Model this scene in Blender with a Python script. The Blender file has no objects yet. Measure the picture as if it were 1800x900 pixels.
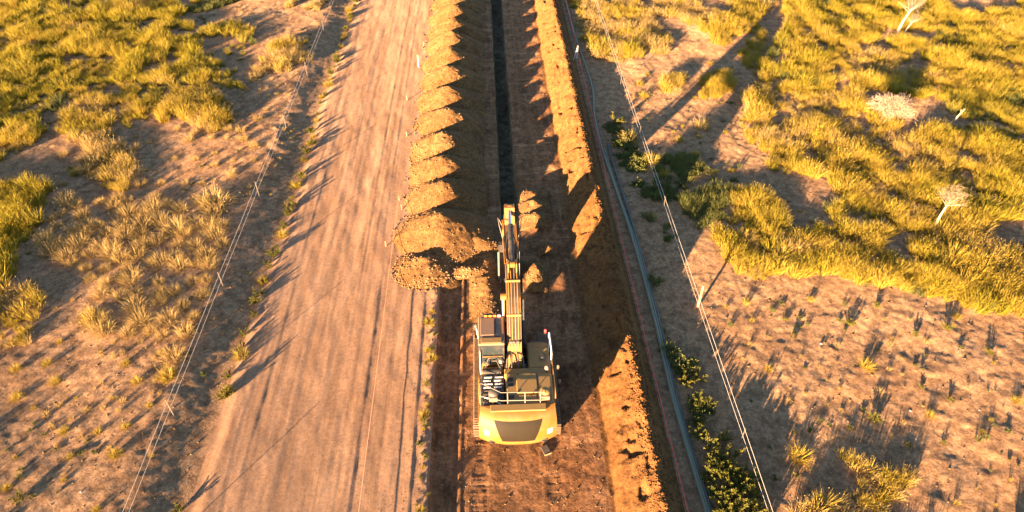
import bpy, math, random
import numpy as np
from mathutils import Vector, Matrix

SC = bpy.context.scene
COL = SC.collection
R = math.radians
rng = np.random.default_rng(7)
random.seed(7)

# ------------------------------------------------------------------ camera, sky, sun, exposure
CAM_H = 28.5
PITCH = 41.722          # degrees below the horizon
YAW = 2.315             # camera looks slightly right of the trench line (+Y)
cam_d = bpy.data.cameras.new('camera'); cam = bpy.data.objects.new('camera', cam_d); COL.objects.link(cam)
cam_d.sensor_width = 36.0; cam_d.lens = 24.0; cam_d.clip_start = 0.1; cam_d.clip_end = 2000
cam.location = (0, 0, CAM_H)
cam.rotation_euler = (R(90 - PITCH), 0, R(-YAW))
SC.camera = cam

SUN_EL, SUN_AZ = 6.8, 36.0      # light travels towards +Y turned SUN_AZ degrees to +X
w = bpy.data.worlds.new('World'); SC.world = w; w.use_nodes = True
nt = w.node_tree; nt.nodes.clear()
out = nt.nodes.new('ShaderNodeOutputWorld'); bg = nt.nodes.new('ShaderNodeBackground'); sky = nt.nodes.new('ShaderNodeTexSky')
sky.sky_type = 'NISHITA'; sky.sun_disc = False
sky.sun_elevation = R(SUN_EL); sky.sun_rotation = R(180 + SUN_AZ)
sky.altitude = 300; sky.air_density = 0.8; sky.dust_density = 0.3; sky.ozone_density = 1.6
bg.inputs[1].default_value = 0.05
nt.links.new(sky.outputs[0], bg.inputs[0]); nt.links.new(bg.outputs[0], out.inputs[0])
sd = bpy.data.lights.new('sun', 'SUN'); sun = bpy.data.objects.new('sun', sd); COL.objects.link(sun)
sd.energy = 5.0; sd.angle = R(0.5); sd.color = (1.0, 0.66, 0.36)
ldir = Vector((math.sin(R(SUN_AZ)) * math.cos(R(SUN_EL)), math.cos(R(SUN_AZ)) * math.cos(R(SUN_EL)), -math.sin(R(SUN_EL))))
sun.rotation_euler = ldir.to_track_quat('-Z', 'Y').to_euler()
sun.location = (-40, -60, 20)
vs = SC.view_settings
vs.view_transform = 'Standard'; vs.look = 'None'; vs.gamma = 1.0; vs.use_curve_mapping = False
vs.exposure = 3.2

# ------------------------------------------------------------------ helpers
def tag(o, label=None, cat=None, group=None, kind=None):
    if label: o['label'] = label
    if cat: o['category'] = cat
    if group: o['group'] = group
    if kind: o['kind'] = kind
    return o

def hash2(i, j, s):
    v = np.sin(i * 127.1 + j * 311.7 + s * 74.7) * 43758.5453
    return v - np.floor(v)

def vnoise(x, y, s=0):
    x = np.asarray(x, float); y = np.asarray(y, float)
    i = np.floor(x); j = np.floor(y); u = x - i; v = y - j
    u = u * u * (3 - 2 * u); v = v * v * (3 - 2 * v)
    a = hash2(i, j, s); b = hash2(i + 1, j, s); c = hash2(i, j + 1, s); d = hash2(i + 1, j + 1, s)
    return (a * (1 - u) + b * u) * (1 - v) + (c * (1 - u) + d * u) * v

def fbm(x, y, s=0, o=4):
    t = 0; a = 1.0; n = 0
    for k in range(o):
        t = t + a * vnoise(x, y, s + k * 13.3); n += a
        a *= 0.5; x = x * 2.03 + 7.1; y = y * 2.03 - 3.7
    return t / n * 2 - 1          # -1..1

def sstep(a, b, x):
    t = np.clip((x - a) / (b - a), 0, 1)
    return t * t * (3 - 2 * t)

def fast_mesh(name, V, F, smooth=False):
    me = bpy.data.meshes.new(name)
    V = np.asarray(V, np.float32)
    me.vertices.add(len(V)); me.vertices.foreach_set('co', V.ravel())
    if isinstance(F, np.ndarray):
        n, k = F.shape
        me.loops.add(n * k); me.loops.foreach_set('vertex_index', F.ravel().astype(np.int32))
        me.polygons.add(n); me.polygons.foreach_set('loop_start', np.arange(0, n * k, k, dtype=np.int32))
    else:
        ls = [len(f) for f in F]
        me.loops.add(sum(ls)); me.loops.foreach_set('vertex_index', np.array([i for f in F for i in f], np.int32))
        me.polygons.add(len(F)); me.polygons.foreach_set('loop_start', np.concatenate([[0], np.cumsum(ls)[:-1]]).astype(np.int32))
    if smooth: me.polygons.foreach_set('use_smooth', np.ones(len(me.polygons), bool))
    me.update(calc_edges=True); me.validate()
    return me

def obj(name, me, mat, parent=None, loc=None):
    o = bpy.data.objects.new(name, me); COL.objects.link(o)
    if mat is not None and me is not None and not me.materials: me.materials.append(mat)
    if parent is not None: o.parent = parent
    if loc is not None: o.location = loc
    return o

def empty(name, loc=(0, 0, 0), rz=0):
    o = bpy.data.objects.new(name, None); COL.objects.link(o); o.location = loc; o.rotation_euler = (0, 0, rz)
    o.empty_display_size = 0.3
    return o

class MB:
    """collects shapes, then builds one mesh object"""
    def __init__(s): s.v = []; s.f = []; s.sm = []
    def add(s, V, F, smooth=False):
        b = len(s.v); s.v += [tuple(p) for p in V]; s.f += [tuple(i + b for i in f) for f in F]; s.sm += [smooth] * len(F); return s
    def box(s, x0, x1, y0, y1, z0, z1, c=0.0):
        if c <= 0:
            V = [(x, y, z) for z in (z0, z1) for y in (y0, y1) for x in (x0, x1)]
            F = [(0, 2, 3, 1), (4, 5, 7, 6), (0, 1, 5, 4), (2, 6, 7, 3), (0, 4, 6, 2), (1, 3, 7, 5)]
            return s.add(V, F)
        c = min(c, .49 * min(x1 - x0, y1 - y0, z1 - z0))
        V = []; idx = {}
        xs = ((x0, 1), (x1, -1)); ys = ((y0, 1), (y1, -1)); zs = ((z0, 1), (z1, -1))
        for a in range(2):
            for b in range(2):
                for d in range(2):
                    for ax in range(3):
                        p = [xs[a][0] + xs[a][1] * c, ys[b][0] + ys[b][1] * c, zs[d][0] + zs[d][1] * c]
                        p[ax] = (xs[a][0], ys[b][0], zs[d][0])[ax]
                        idx[a, b, d, ax] = len(V); V.append(p)
        F = []
        g = lambda a, b, d, ax: idx[a, b, d, ax]
        for a in range(2): F.append((g(a, 0, 0, 0), g(a, 1, 0, 0), g(a, 1, 1, 0), g(a, 0, 1, 0)))
        for b in range(2): F.append((g(0, b, 0, 1), g(1, b, 0, 1), g(1, b, 1, 1), g(0, b, 1, 1)))
        for d in range(2): F.append((g(0, 0, d, 2), g(1, 0, d, 2), g(1, 1, d, 2), g(0, 1, d, 2)))
        for a in range(2):
            for b in range(2): F.append((g(a, b, 0, 0), g(a, b, 1, 0), g(a, b, 1, 1), g(a, b, 0, 1)))
        for a in range(2):
            for d in range(2): F.append((g(a, 0, d, 0), g(a, 1, d, 0), g(a, 1, d, 2), g(a, 0, d, 2)))
        for b in range(2):
            for d in range(2): F.append((g(0, b, d, 1), g(1, b, d, 1), g(1, b, d, 2), g(0, b, d, 2)))
        for a in range(2):
            for b in range(2):
                for d in range(2): F.append((g(a, b, d, 0), g(a, b, d, 1), g(a, b, d, 2)))
        return s.add(V, F)
    def tube(s, pts, r, n=8, cap=True, smooth=True):
        pts = [Vector(p) for p in pts]
        rr = r if isinstance(r, (list, tuple)) else [r] * len(pts)
        V = []; F = []
        t0 = (pts[1] - pts[0]).normalized()
        u = t0.orthogonal().normalized()
        for i, p in enumerate(pts):
            a = pts[max(i - 1, 0)]; b = pts[min(i + 1, len(pts) - 1)]
            t = (b - a).normalized(); u = (u - t * u.dot(t)).normalized(); w_ = t.cross(u)
            for k in range(n):
                q = 2 * math.pi * k / n
                V.append(p + (u * math.cos(q) + w_ * math.sin(q)) * rr[i])
        for i in range(len(pts) - 1):
            for k in range(n):
                F.append((i * n + k, i * n + (k + 1) % n, (i + 1) * n + (k + 1) % n, (i + 1) * n + k))
        s.add(V, F, smooth)
        if cap:
            m = len(pts) - 1
            s.add(V[:n], [tuple(range(n))[::-1]]); s.add(V[m * n:], [tuple(range(n))])
        return s
    def prism(s, prof, x0, x1):
        """profile of (y,z) points extruded in x"""
        n = len(prof)
        V = [(x0, y, z) for y, z in prof] + [(x1, y, z) for y, z in prof]
        F = [tuple(range(n)), tuple(range(2 * n - 1, n - 1, -1))] + [(i, i + n, (i + 1) % n + n, (i + 1) % n) for i in range(n)]
        return s.add(V, F)
    def dome(s, c, r, h, n=10, m=4):
        V = []; F = []
        for i in range(m):
            a = math.pi / 2 * i / m
            for k in range(n):
                q = 2 * math.pi * k / n
                V.append((c[0] + r * math.cos(a) * math.cos(q), c[1] + r * math.cos(a) * math.sin(q), c[2] + h * math.sin(a)))
        V.append((c[0], c[1], c[2] + h))
        for i in range(m - 1):
            for k in range(n): F.append((i * n + k, i * n + (k + 1) % n, (i + 1) * n + (k + 1) % n, (i + 1) * n + k))
        for k in range(n): F.append(((m - 1) * n + k, (m - 1) * n + (k + 1) % n, m * n))
        return s.add(V, F, True)
    def mesh(s, name):
        me = bpy.data.meshes.new(name); me.from_pydata(s.v, [], s.f)
        me.polygons.foreach_set('use_smooth', np.array(s.sm, bool)); me.update()
        import bmesh
        bm = bmesh.new(); bm.from_mesh(me); bmesh.ops.recalc_face_normals(bm, faces=bm.faces); bm.to_mesh(me); bm.free()
        return me
    def build(s, name, mat, parent=None, loc=None): return obj(name, s.mesh(name), mat, parent, loc)

# ------------------------------------------------------------------ materials
def new_mat(name):
    m = bpy.data.materials.new(name); m.use_nodes = True
    t = m.node_tree; t.nodes.clear()
    o = t.nodes.new('ShaderNodeOutputMaterial'); b = t.nodes.new('ShaderNodeBsdfPrincipled')
    t.links.new(b.outputs[0], o.inputs[0])
    return m, t, b, o

def nd(t, kind, **kw):
    n = t.nodes.new(kind)
    for k, v in kw.items(): setattr(n, k, v)
    return n

def noise(t, vec, scale, detail=4, rough=.55, sc=None):
    n = nd(t, 'ShaderNodeTexNoise'); n.inputs['Scale'].default_value = scale; n.inputs['Detail'].default_value = detail
    n.inputs['Roughness'].default_value = rough
    if sc is not None:
        mp = nd(t, 'ShaderNodeMapping'); mp.inputs['Scale'].default_value = sc
        t.links.new(vec, mp.inputs['Vector']); vec = mp.outputs[0]
    t.links.new(vec, n.inputs['Vector'])
    return n.outputs['Fac']

def ramp(t, fac, stops):
    r = nd(t, 'ShaderNodeValToRGB'); el = r.color_ramp.elements
    while len(el) < len(stops): el.new(0.5)
    for e, (p, c) in zip(el, stops):
        e.position = p; e.color = (c, c, c, 1) if not isinstance(c, (tuple, list)) else (*c, 1)
    t.links.new(fac, r.inputs[0]); return r.outputs[0]

def mixc(t, fac, a, b, mode='MIX'):
    m = nd(t, 'ShaderNodeMix', data_type='RGBA', blend_type=mode)
    for s, v in ((m.inputs[0], fac), (m.inputs[6], a), (m.inputs[7], b)):
        if hasattr(v, 'is_linked'): t.links.new(v, s)
        elif isinstance(v, (tuple, list)): s.default_value = (*v, 1)
        else: s.default_value = v
    return m.outputs[2]

def soil(name, dark, mid, pale, fine=9.0, bump=.5, bdist=.05, streak=None, patch=.22, speck=.35, med=.75, stretch=None, cross=False, grain=.38):
    m, t, b, o = new_mat(name)
    g = nd(t, 'ShaderNodeNewGeometry').outputs['Position']
    n1 = noise(t, g, patch, 5, .6); n2 = noise(t, g, 1.7, 6, .65, stretch); n3 = noise(t, g, fine, 6, .7)
    c = mixc(t, ramp(t, n1, [(.36, 0.0), (.64, 1.0)]), mid, pale)
    c = mixc(t, ramp(t, n2, [(.40, med), (.58, 0.0)]), c, dark)
    if streak:
        s1 = noise(t, g, 1.0, 5, .6, (streak, streak * .025, 1))
        c = mixc(t, ramp(t, s1, [(.40, .45), (.56, 0.0)]), c, dark)
        s2 = noise(t, g, 1.0, 3, .6, (streak * 2.7, streak * .04, 1))
        c = mixc(t, ramp(t, s2, [(.5, 0.0), (.66, .5)]), c, pale)
    if cross:
        s3 = noise(t, g, 1.0, 4, .55, (.35, 1.5, 1)); c = mixc(t, ramp(t, s3, [(.56, 0.0), (.66, .75)]), c, tuple(min(1, x * 1.3) for x in pale))
        s4 = noise(t, g, 1.0, 5, .7, (1.1, .5, 1)); c = mixc(t, ramp(t, s4, [(.36, .7), (.47, 0.0)]), c, tuple(x * .55 for x in dark))
    n4 = noise(t, g, 5.0, 9, .8)
    c = mixc(t, 1.0, c, ramp(t, n4, [(.38, 1 - grain * 1.1), (.50, 1.0), (.62, 1 + grain)]), 'MULTIPLY')
    c = mixc(t, ramp(t, n3, [(.38, speck), (.52, 0.0)]), c, tuple(x * .45 for x in dark))
    vo = nd(t, 'ShaderNodeTexVoronoi'); vo.inputs['Scale'].default_value = fine * .55; t.links.new(g, vo.inputs['Vector'])
    c = mixc(t, ramp(t, vo.outputs['Distance'], [(.06, .45), (.16, 0.0)]), c, tuple(min(1, x * 1.25) for x in pale))
    t.links.new(c, b.inputs['Base Color']); b.inputs['Roughness'].default_value = .95
    if 'Diffuse Roughness' in b.inputs: b.inputs['Diffuse Roughness'].default_value = 1.0
    b.inputs['Specular IOR Level'].default_value = .15
    bm = nd(t, 'ShaderNodeBump'); bm.inputs['Strength'].default_value = bump; bm.inputs['Distance'].default_value = bdist
    h = nd(t, 'ShaderNodeMath', operation='ADD'); t.links.new(n3, h.inputs[0]); t.links.new(n2, h.inputs[1])
    t.links.new(h.outputs[0], bm.inputs['Height']); t.links.new(bm.outputs[0], b.inputs['Normal'])
    return m

M = {}
M['ground'] = soil('pale_soil', (.18, .099, .050), (.36, .200, .102), (.44, .262, .142), fine=9, bump=.6, bdist=.04, grain=.34)
M['road'] = soil('road_dust', (.20, .110, .061), (.365, .206, .118), (.45, .270, .165), fine=11, bump=.25, bdist=.018, streak=1.2, speck=.25, med=.45, stretch=(1.2, .12, 1), grain=.20)
M['bench'] = soil('bench_soil', (.13, .060, .026), (.27, .117, .045), (.33, .165, .078), fine=8, bump=.6, bdist=.05, streak=1.5, cross=True, grain=.36)
M['berm'] = soil('berm_soil', (.125, .056, .018), (.19, .083, .024), (.24, .108, .036), fine=7, bump=.6, bdist=.06, speck=.3)
M['mound'] = soil('spoil_soil', (.125, .062, .022), (.195, .098, .033), (.25, .132, .05), fine=9, bump=.8, bdist=.07, speck=.6)
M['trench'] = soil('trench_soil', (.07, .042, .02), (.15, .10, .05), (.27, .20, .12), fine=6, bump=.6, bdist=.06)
M['clod'] = soil('clod_soil', (.15, .08, .035), (.23, .13, .055), (.32, .195, .10), fine=12, bump=.4, bdist=.02)
M['stone'] = soil('pale_stone', (.34, .27, .21), (.45, .36, .28), (.6, .5, .42), fine=14, bump=.3, bdist=.02)

def paint(name, col, rough=.4, dust=.35, metal=0.0, dustcol=(.34, .22, .13), coat=0.0, spec=.5):
    m, t, b, o = new_mat(name)
    tc = nd(t, 'ShaderNodeTexCoord').outputs['Object']
    n1 = noise(t, tc, 1.8, 6, .65); n2 = noise(t, tc, 14, 4, .6)
    c = mixc(t, ramp(t, n1, [(.42, 0.0), (.72, dust)]), col, dustcol)
    c = mixc(t, ramp(t, n2, [(.50, 0.0), (.72, dust * .6)]), c, tuple(x * .5 for x in dustcol))
    t.links.new(c, b.inputs['Base Color'])
    rr = nd(t, 'ShaderNodeMapRange'); rr.inputs[3].default_value = rough; rr.inputs[4].default_value = min(1, rough + .3)
    t.links.new(n1, rr.inputs[0]); t.links.new(rr.outputs[0], b.inputs['Roughness'])
    b.inputs['Metallic'].default_value = metal; b.inputs['Coat Weight'].default_value = coat
    b.inputs['Specular IOR Level'].default_value = spec
    return m

M['yellow'] = paint('yellow_paint', (.23, .10, .010), .45, .25)
M['boomyellow'] = paint('boom_paint', (.23, .095, .010), .45, .3)
M['dusty'] = paint('dusty_panel', (.27, .155, .04), .55, .5, dustcol=(.22, .14, .08))
M['black'] = paint('black_paint', (.018, .019, .02), .45, .22)
M['steel'] = paint('dull_steel', (.16, .135, .11), .5, .5, metal=.6)
M['shoe'] = paint('track_steel', (.20, .13, .08), .6, .7, metal=.3)
M['chrome'] = paint('chrome_rod', (.75, .74, .72), .15, .05, metal=1.0)
M['white'] = paint('white_paint', (.75, .73, .70), .45, .2)
M['greypanel'] = paint('grey_brown_panel', (.018, .012, .006), .55, .12, dustcol=(.04, .026, .013), spec=.2)
M['roof'] = paint('cab_roof_paint', (.20, .125, .08), .6, .35, dustcol=(.2, .12, .07))
M['glass'] = paint('dark_glass', (.02, .03, .035), .08, .12, spec=.8)
M['hose'] = paint('hose_rubber', (.03, .03, .03), .55, .3)
M['red'] = paint('mirror_pink_reflection', (.55, .06, .07), .4, .1)  # pink reflection in the right front mirror, put into its base colour
M['orange'] = paint('orange_light', (.75, .25, .03), .35, .1)
M['string'] = paint('red_string', (.85, .10, .07), .7, .05)
M['ostring'] = paint('orange_string', (.80, .33, .18), .7, .1)
M['wire'] = paint('bright_wire', (.62, .55, .48), .5, .05)
M['rail'] = paint('worn_rail', (.22, .19, .15), .5, .3)
M['pipe'] = paint('grey_green_pipe', (.18, .175, .115), .5, .25)
M['pipedark'] = paint('blue_grey_pipe', (.06, .075, .07), .45, .2)
M['timber'] = paint('weathered_timber', (.42, .24, .11), .8, .3)
M['deadwood'] = paint('bleached_wood', (.36, .265, .185), .85, .2)
M['picket'] = paint('picket_steel', (.10, .075, .055), .7, .3)

def leafmat(name, lo, hi, tip, transl=.25, dry=(.5, .33, .13), dryamt=.5, patch=.35, big=.12):
    m, t, b, o = new_mat(name)
    g = nd(t, 'ShaderNodeNewGeometry').outputs['Position']
    at = nd(t, 'ShaderNodeAttribute', attribute_name='blade')      # r: random per blade, g: along the blade
    sx = nd(t, 'ShaderNodeSeparateColor'); t.links.new(at.outputs['Color'], sx.inputs[0])
    oi = nd(t, 'ShaderNodeObjectInfo')
    c = mixc(t, sx.outputs[0], lo, hi)
    n1 = noise(t, g, patch, 3, .6); n0 = noise(t, g, big, 2, .5)
    c = mixc(t, ramp(t, n1, [(.40, 0.0), (.62, dryamt)]), c, dry)
    c = mixc(t, ramp(t, n0, [(.42, 0.0), (.60, .55)]), c, lo)
    c = mixc(t, ramp(t, oi.outputs['Random'], [(0.0, .0), (1.0, .42)]), c, dry)
    tf = nd(t, 'ShaderNodeMath', operation='MULTIPLY'); tf.inputs[1].default_value = .55
    t.links.new(sx.outputs[1], tf.inputs[0])
    c = mixc(t, tf.outputs[0], c, tip)
    t.links.new(c, b.inputs['Base Color']); b.inputs['Roughness'].default_value = .75; b.inputs['Specular IOR Level'].default_value = .2
    tr = nd(t, 'ShaderNodeBsdfTranslucent'); t.links.new(c, tr.inputs['Color'])
    mx = nd(t, 'ShaderNodeMixShader'); mx.inputs[0].default_value = transl
    t.links.new(b.outputs[0], mx.inputs[1]); t.links.new(tr.outputs[0], mx.inputs[2]); t.links.new(mx.outputs[0], o.inputs[0])
    return m

M['g_yel'] = leafmat('yellow_green_grass', (.085, .105, .006), (.32, .27, .012), (.42, .31, .03), dry=(.36, .245, .045))
M['g_straw'] = leafmat('straw_grass', (.18, .12, .032), (.42, .28, .078), (.52, .36, .13), dry=(.46, .31, .13))
M['g_green'] = leafmat('green_grass', (.045, .075, .018), (.10, .13, .025), (.20, .18, .05), dry=(.16, .15, .05), dryamt=.35)
M['g_leaf'] = leafmat('leafy_weed', (.045, .075, .014), (.12, .14, .02), (.20, .18, .03), dry=(.24, .17, .04), dryamt=.35)
M['g_gold'] = leafmat('golden_grass', (.15, .11, .010), (.38, .275, .018), (.46, .33, .045), dry=(.40, .265, .06))
M['g_bush'] = leafmat('bleached_bush', (.32, .235, .16), (.45, .34, .24), (.50, .38, .27), dry=(.45, .34, .24), dryamt=.2)
M['g_pale'] = leafmat('bleached_twigs', (.22, .16, .105), (.32, .235, .16), (.36, .27, .18), dry=(.30, .22, .15), dryamt=.2)

# ------------------------------------------------------------------ terrain heights
def ditch_x(y): return -13.72 + .12 * np.sin(y * .21) + .10 * (vnoise(y * .5, y * 0, 3) - .5) - .012 * np.clip(y - 45, 0, 60)

TR0, TR1 = .69, 1.88          # trench edges
def terrain(x, y):
    x = np.asarray(x, float); y = np.asarray(y, float)
    far = fbm(x * .045, y * .045, 1, 3) * .35 + fbm(x * .22, y * .22, 2, 3) * .13
    lump = fbm(x * 1.1, y * 1.1, 4, 4) * .055 + fbm(x * 3.6, y * 3.6, 5, 3) * .022
    z = np.zeros_like(x)
    # left country and drain
    dx = ditch_x(y)
    u = x - dx
    left = .25 + far * sstep(-3, -9, u) + lump * sstep(-.3, -1.2, u)
    bank = -.10 + .35 * sstep(-.1, -2.9, u)
    zl = np.where(u < -2.9, left, bank + lump * .6 * sstep(-.2, -1, u) + (left - .25) * sstep(-1.5, -2.9, u))
    # road
    road = .02 * fbm(x * .8, y * .05, 6, 3) + .004 * fbm(x * 5, y * .12, 7, 3) + .003 * fbm(x * 5, y * 5, 8, 3)
    wob = .14 * np.sin(y * .09) + .03 * fbm(y * .4, y * 0, 9, 2)
    for cx, h, wd, ya, yb in ((-6.72, .032, .12, 5, 31), (-4.05, .036, .09, 5, 29), (-8.0, .022, .06, 30, 95), (-7.45, .014, .06, 10, 90), (-9.6, .010, .06, 8, 60), (-7.0, .018, .05, 34, 90), (-11.9, .022, .06, 18, 48)):
        q = x - cx - wob * .5; r = np.where(q < 0, np.exp(q / .7), np.exp(-(q / .05) ** 2)) * h
        road = road + r * sstep(ya - 2, ya + 2, y) * sstep(yb + 4, yb - 4, y) * (.6 + .5 * vnoise(y * 1.4, x * 0, 11))
    rise = sstep(.0, .8, u + .25 * fbm(y * .35, y * 0, 27, 2) + .05 * fbm(y * 1.5, y * 0, 12, 2))
    zr = -.10 + (.10 + .02 * fbm(x * 2, y * .7, 13, 2)) * rise + road * rise
    z = np.where(u < 0, zl, zr)
    # verge, step down to the bench
    e = x + 3.10 - .10 * fbm(y * .9, y * 0, 14, 3)
    bench = -.24 + .03 * fbm(x * .9, y * .25, 15, 3) + .022 * fbm(x * 3, y * 3, 16, 4)
    bench = bench + .045 * np.exp(-((x + 1.72) / .10) ** 2) - .07 * np.exp(-((x + 1.93) / .08) ** 2)
    # bucket and blade marks right of the trench
    bench = bench + .035 * np.sin(y * 3.6 + .6 * fbm(x * .4, y * .3, 17, 2) + x * .12) * sstep(2.1, 2.6, x) * sstep(5.2, 4.6, x) * sstep(31, 36, y)
    bench = bench + .02 * fbm(x * .7, y * 3, 18, 3) * sstep(27, 32, y)
    # curved slew marks behind the machine
    for cx, cy, rad in ((5.2, 21.0, 4.3), (5.2, 21.0, 5.0), (-4.6, 21.5, 5.9), (-4.6, 21.5, 6.6), (7.5, 26.0, 9.6)):
        d = np.hypot(x - cx, y - cy) - rad
        bench = bench - .02 * np.exp(-(d / .07) ** 2) * sstep(20.5, 18.5, y) * sstep(-1.6, -1.2, x) * vnoise(x * 1.3, y * 1.3, 28)
    for tx in (-.71, 2.75):
        tm = sstep(.38, .33, np.abs(x - tx - .25 * np.sin((y - 19) * .16))) * sstep(19.6, 18.8, y) * sstep(.25, .6, vnoise(x * 1.1, y * .8, 29))
        bench = bench - tm * (.012 + .022 * (np.sin(y * 2 * np.pi / .26) > .2))
    vr = .035 * np.exp(-((e + .30) / .30) ** 2) * (1 + 1.5 * fbm(x * 3, y * 3, 19, 3))
    z = np.where(x > -4.0, (z + vr) * (1 - sstep(-.06, .16, e)) + bench * sstep(-.06, .16, e), z)
    # berm
    cr = 7.12 + .10 * fbm(y * .35, y * 0, 21, 3)
    b1 = np.clip((-5.35 + x + .18 * fbm(x * .8, y * .8, 22, 3)) / 1.75, 0, 1) ** .85; b2 = sstep(8.25, cr + .05, x)
    hump = (.94 + .14 * fbm(y * .25, y * 0, 23, 3)) * np.minimum(b1, 1) * b2
    rough = (.12 * fbm(x * 1.5, y * 1.5, 24, 4) + .10 * (.5 - np.abs(fbm(x * 2.6, y * 3.4, 25, 3)))) * sstep(5.3, 5.9, x) * sstep(8.3, 7.4, x)
    pits = -.20 * sstep(.70, .84, vnoise(x * 1.7, y * 2.3, 26)) * sstep(5.7, 6.1, x) * sstep(7.2, 6.8, x)
    z = np.where((x > 4.9), bench * (1 - sstep(5.3, 8.0, x)) + hump + rough + pits, z)
    # right country
    right = far * sstep(10, 15, x) + lump * sstep(8.0, 9.5, x)
    z = np.where(x > 8.0, z + right, z)
    # old windrow hump far right, lower part
    return z

def lip(y, s): return .07 * fbm(y * 1.1, y * 0, 60 + s, 3) + .035 * fbm(y * 4.5, y * 0, 64 + s, 2)
def warp(X, Y):
    """crumbled, uneven trench edges"""
    k = np.clip((X - TR0) / (TR1 - TR0), 0, 1)
    w_ = lip(Y, 0) * (1 - k) + lip(Y, 1) * k
    return X + w_ * np.exp(-np.maximum(np.maximum(TR0 - X, X - TR1), 0) / .35)

def strip(name, xs, ys, mat, kind='structure'):
    X, Y = np.meshgrid(xs, ys)
    if xs[0] > -4 and xs[-1] < 5.2: X = warp(X, Y)
    Z = terrain(X, Y)
    V = np.stack([X, Y, Z], -1).reshape(-1, 3)
    nx = len(xs); ny = len(ys)
    i = np.arange(nx - 1)[None, :] + nx * np.arange(ny - 1)[:, None]
    F = np.stack([i, i + 1, i + nx + 1, i + nx], -1).reshape(-1, 4)
    o = obj(name, fast_mesh(name, V, F, True), mat)
    tag(o, kind=kind); return o

def seq(*segs):
    a = [segs[0][0]]
    for s0, s1, st in segs:
        n = max(1, int(round(abs(s1 - s0) / st))); a += list(np.linspace(s0, s1, n + 1)[1:])
    return np.array(a)

YS = seq((-40, 4, 4), (4, 13, .4), (13, 30, .10), (30, 50, .14), (50, 85, .22), (85, 130, 1.2), (130, 420, 12))
grow_l = [-420, -320, -240, -180, -140, -110, -90, -78, -70]
strip('grassland', np.concatenate([grow_l, seq((-64, -32, .22), (-32, -15, .12), (-15, -13.8, .08))]), YS, M['ground'])
strip('dirt_road', seq((-13.8, -12.6, .05), (-12.6, -4.4, .085), (-4.4, -3.12, .07)), YS, M['road'])
strip('work_bench', seq((-3.12, -1.5, .06), (-1.5, TR0, .08)), YS, M['bench'])
strip('work_bench', seq((TR1, 5.1, .08)), YS, M['bench'])
strip('work_bench', seq((TR0, TR1, .085)), np.concatenate([YS[YS < 26.65], [26.7]]), M['bench'])
strip('soil_berm', seq((5.1, 8.25, .06)), YS, M['berm'])
strip('grassland', np.concatenate([seq((8.25, 32, .12), (32, 64, .22)), [70, 78, 90, 110, 140, 180, 240, 320, 420]]), YS, M['ground'])

# trench: own mesh with steep walls and a rough floor
def build_trench():
    END = 27.4
    cols = [0, .0, .03, .07, .12, .22, .35, .5, .65, .78, .88, .93, .97, 1.0, 1.0]
    lev = [0, -.06, -.4, -.8, -1.22, -1.28, -1.3, -1.31, -1.3, -1.28, -1.22, -.8, -.4, -.06, 0]
    ys = np.concatenate([[END - .7], YS[YS > END - .65]])
    C, Yg = np.meshgrid(np.array(cols), ys); Lv = np.meshgrid(np.array(lev), ys)[0]
    k = sstep(END - .6, END + 1.1, Yg); X = TR0 + (TR1 - TR0) * C
    wb = np.where((C > 0) & (C < 1), .075 * fbm(Yg * 2.2, C * 3, 31, 3), 0)
    Z = terrain(warp(X, Yg), Yg) + Lv * k + np.where(Lv < -1, .05 * fbm(X * 3, Yg * 2, 32, 3) * k, 0)
    Z = Z + np.where(Lv < -1.1, .12 * k * np.clip(np.sin(Yg * 1.8), 0, 1) ** 6, 0)   # ribs where each bite of the bucket ended
    V = np.stack([warp(X, Yg) + wb * k, Yg, Z], -1).reshape(-1, 3)
    YT = ys
    nx = len(cols); ny = len(YT)
    i = np.arange(nx - 1)[None, :] + nx * np.arange(ny - 1)[:, None]
    F = np.stack([i, i + 1, i + nx + 1, i + nx], -1).reshape(-1, 4)
    o = obj('trench', fast_mesh('trench', V, F, True), M['trench']); tag(o, kind='structure')
build_trench()

# ------------------------------------------------------------------ clods
def clod_mesh(name, pts, smin, smax, zf, seed, mat, bury=.25, power=2.5):
    r = np.random.default_rng(seed)
    base = np.array([(1, 0, 0), (-1, 0, 0), (0, 1, 0), (0, -1, 0), (0, 0, 1), (0, 0, -1)], float)
    oct_f = np.array([(0, 2, 4), (2, 1, 4), (1, 3, 4), (3, 0, 4), (2, 0, 5), (1, 2, 5), (3, 1, 5), (0, 3, 5)])
    n = len(pts)
    s = smin + (smax - smin) * r.random(n) ** power
    a = r.random(n) * 6.28
    jit = base[None] * (.65 + .6 * r.random((n, 6, 1))) + (r.random((n, 6, 3)) - .5) * .45
    ca, sa = np.cos(a)[:, None], np.sin(a)[:, None]
    x = jit[..., 0] * ca - jit[..., 1] * sa; y = jit[..., 0] * sa + jit[..., 1] * ca; z = jit[..., 2] * .62
    P = np.stack([x, y, z], -1) * s[:, None, None]
    zz = zf(pts[:, 0], pts[:, 1]) + s * bury * .4
    P += np.stack([pts[:, 0], pts[:, 1], zz], -1)[:, None, :]
    V = P.reshape(-1, 3)
    F = (oct_f[None] + 6 * np.arange(n)[:, None, None]).reshape(-1, 3)
    return fast_mesh(name, V, F, False)

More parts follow.
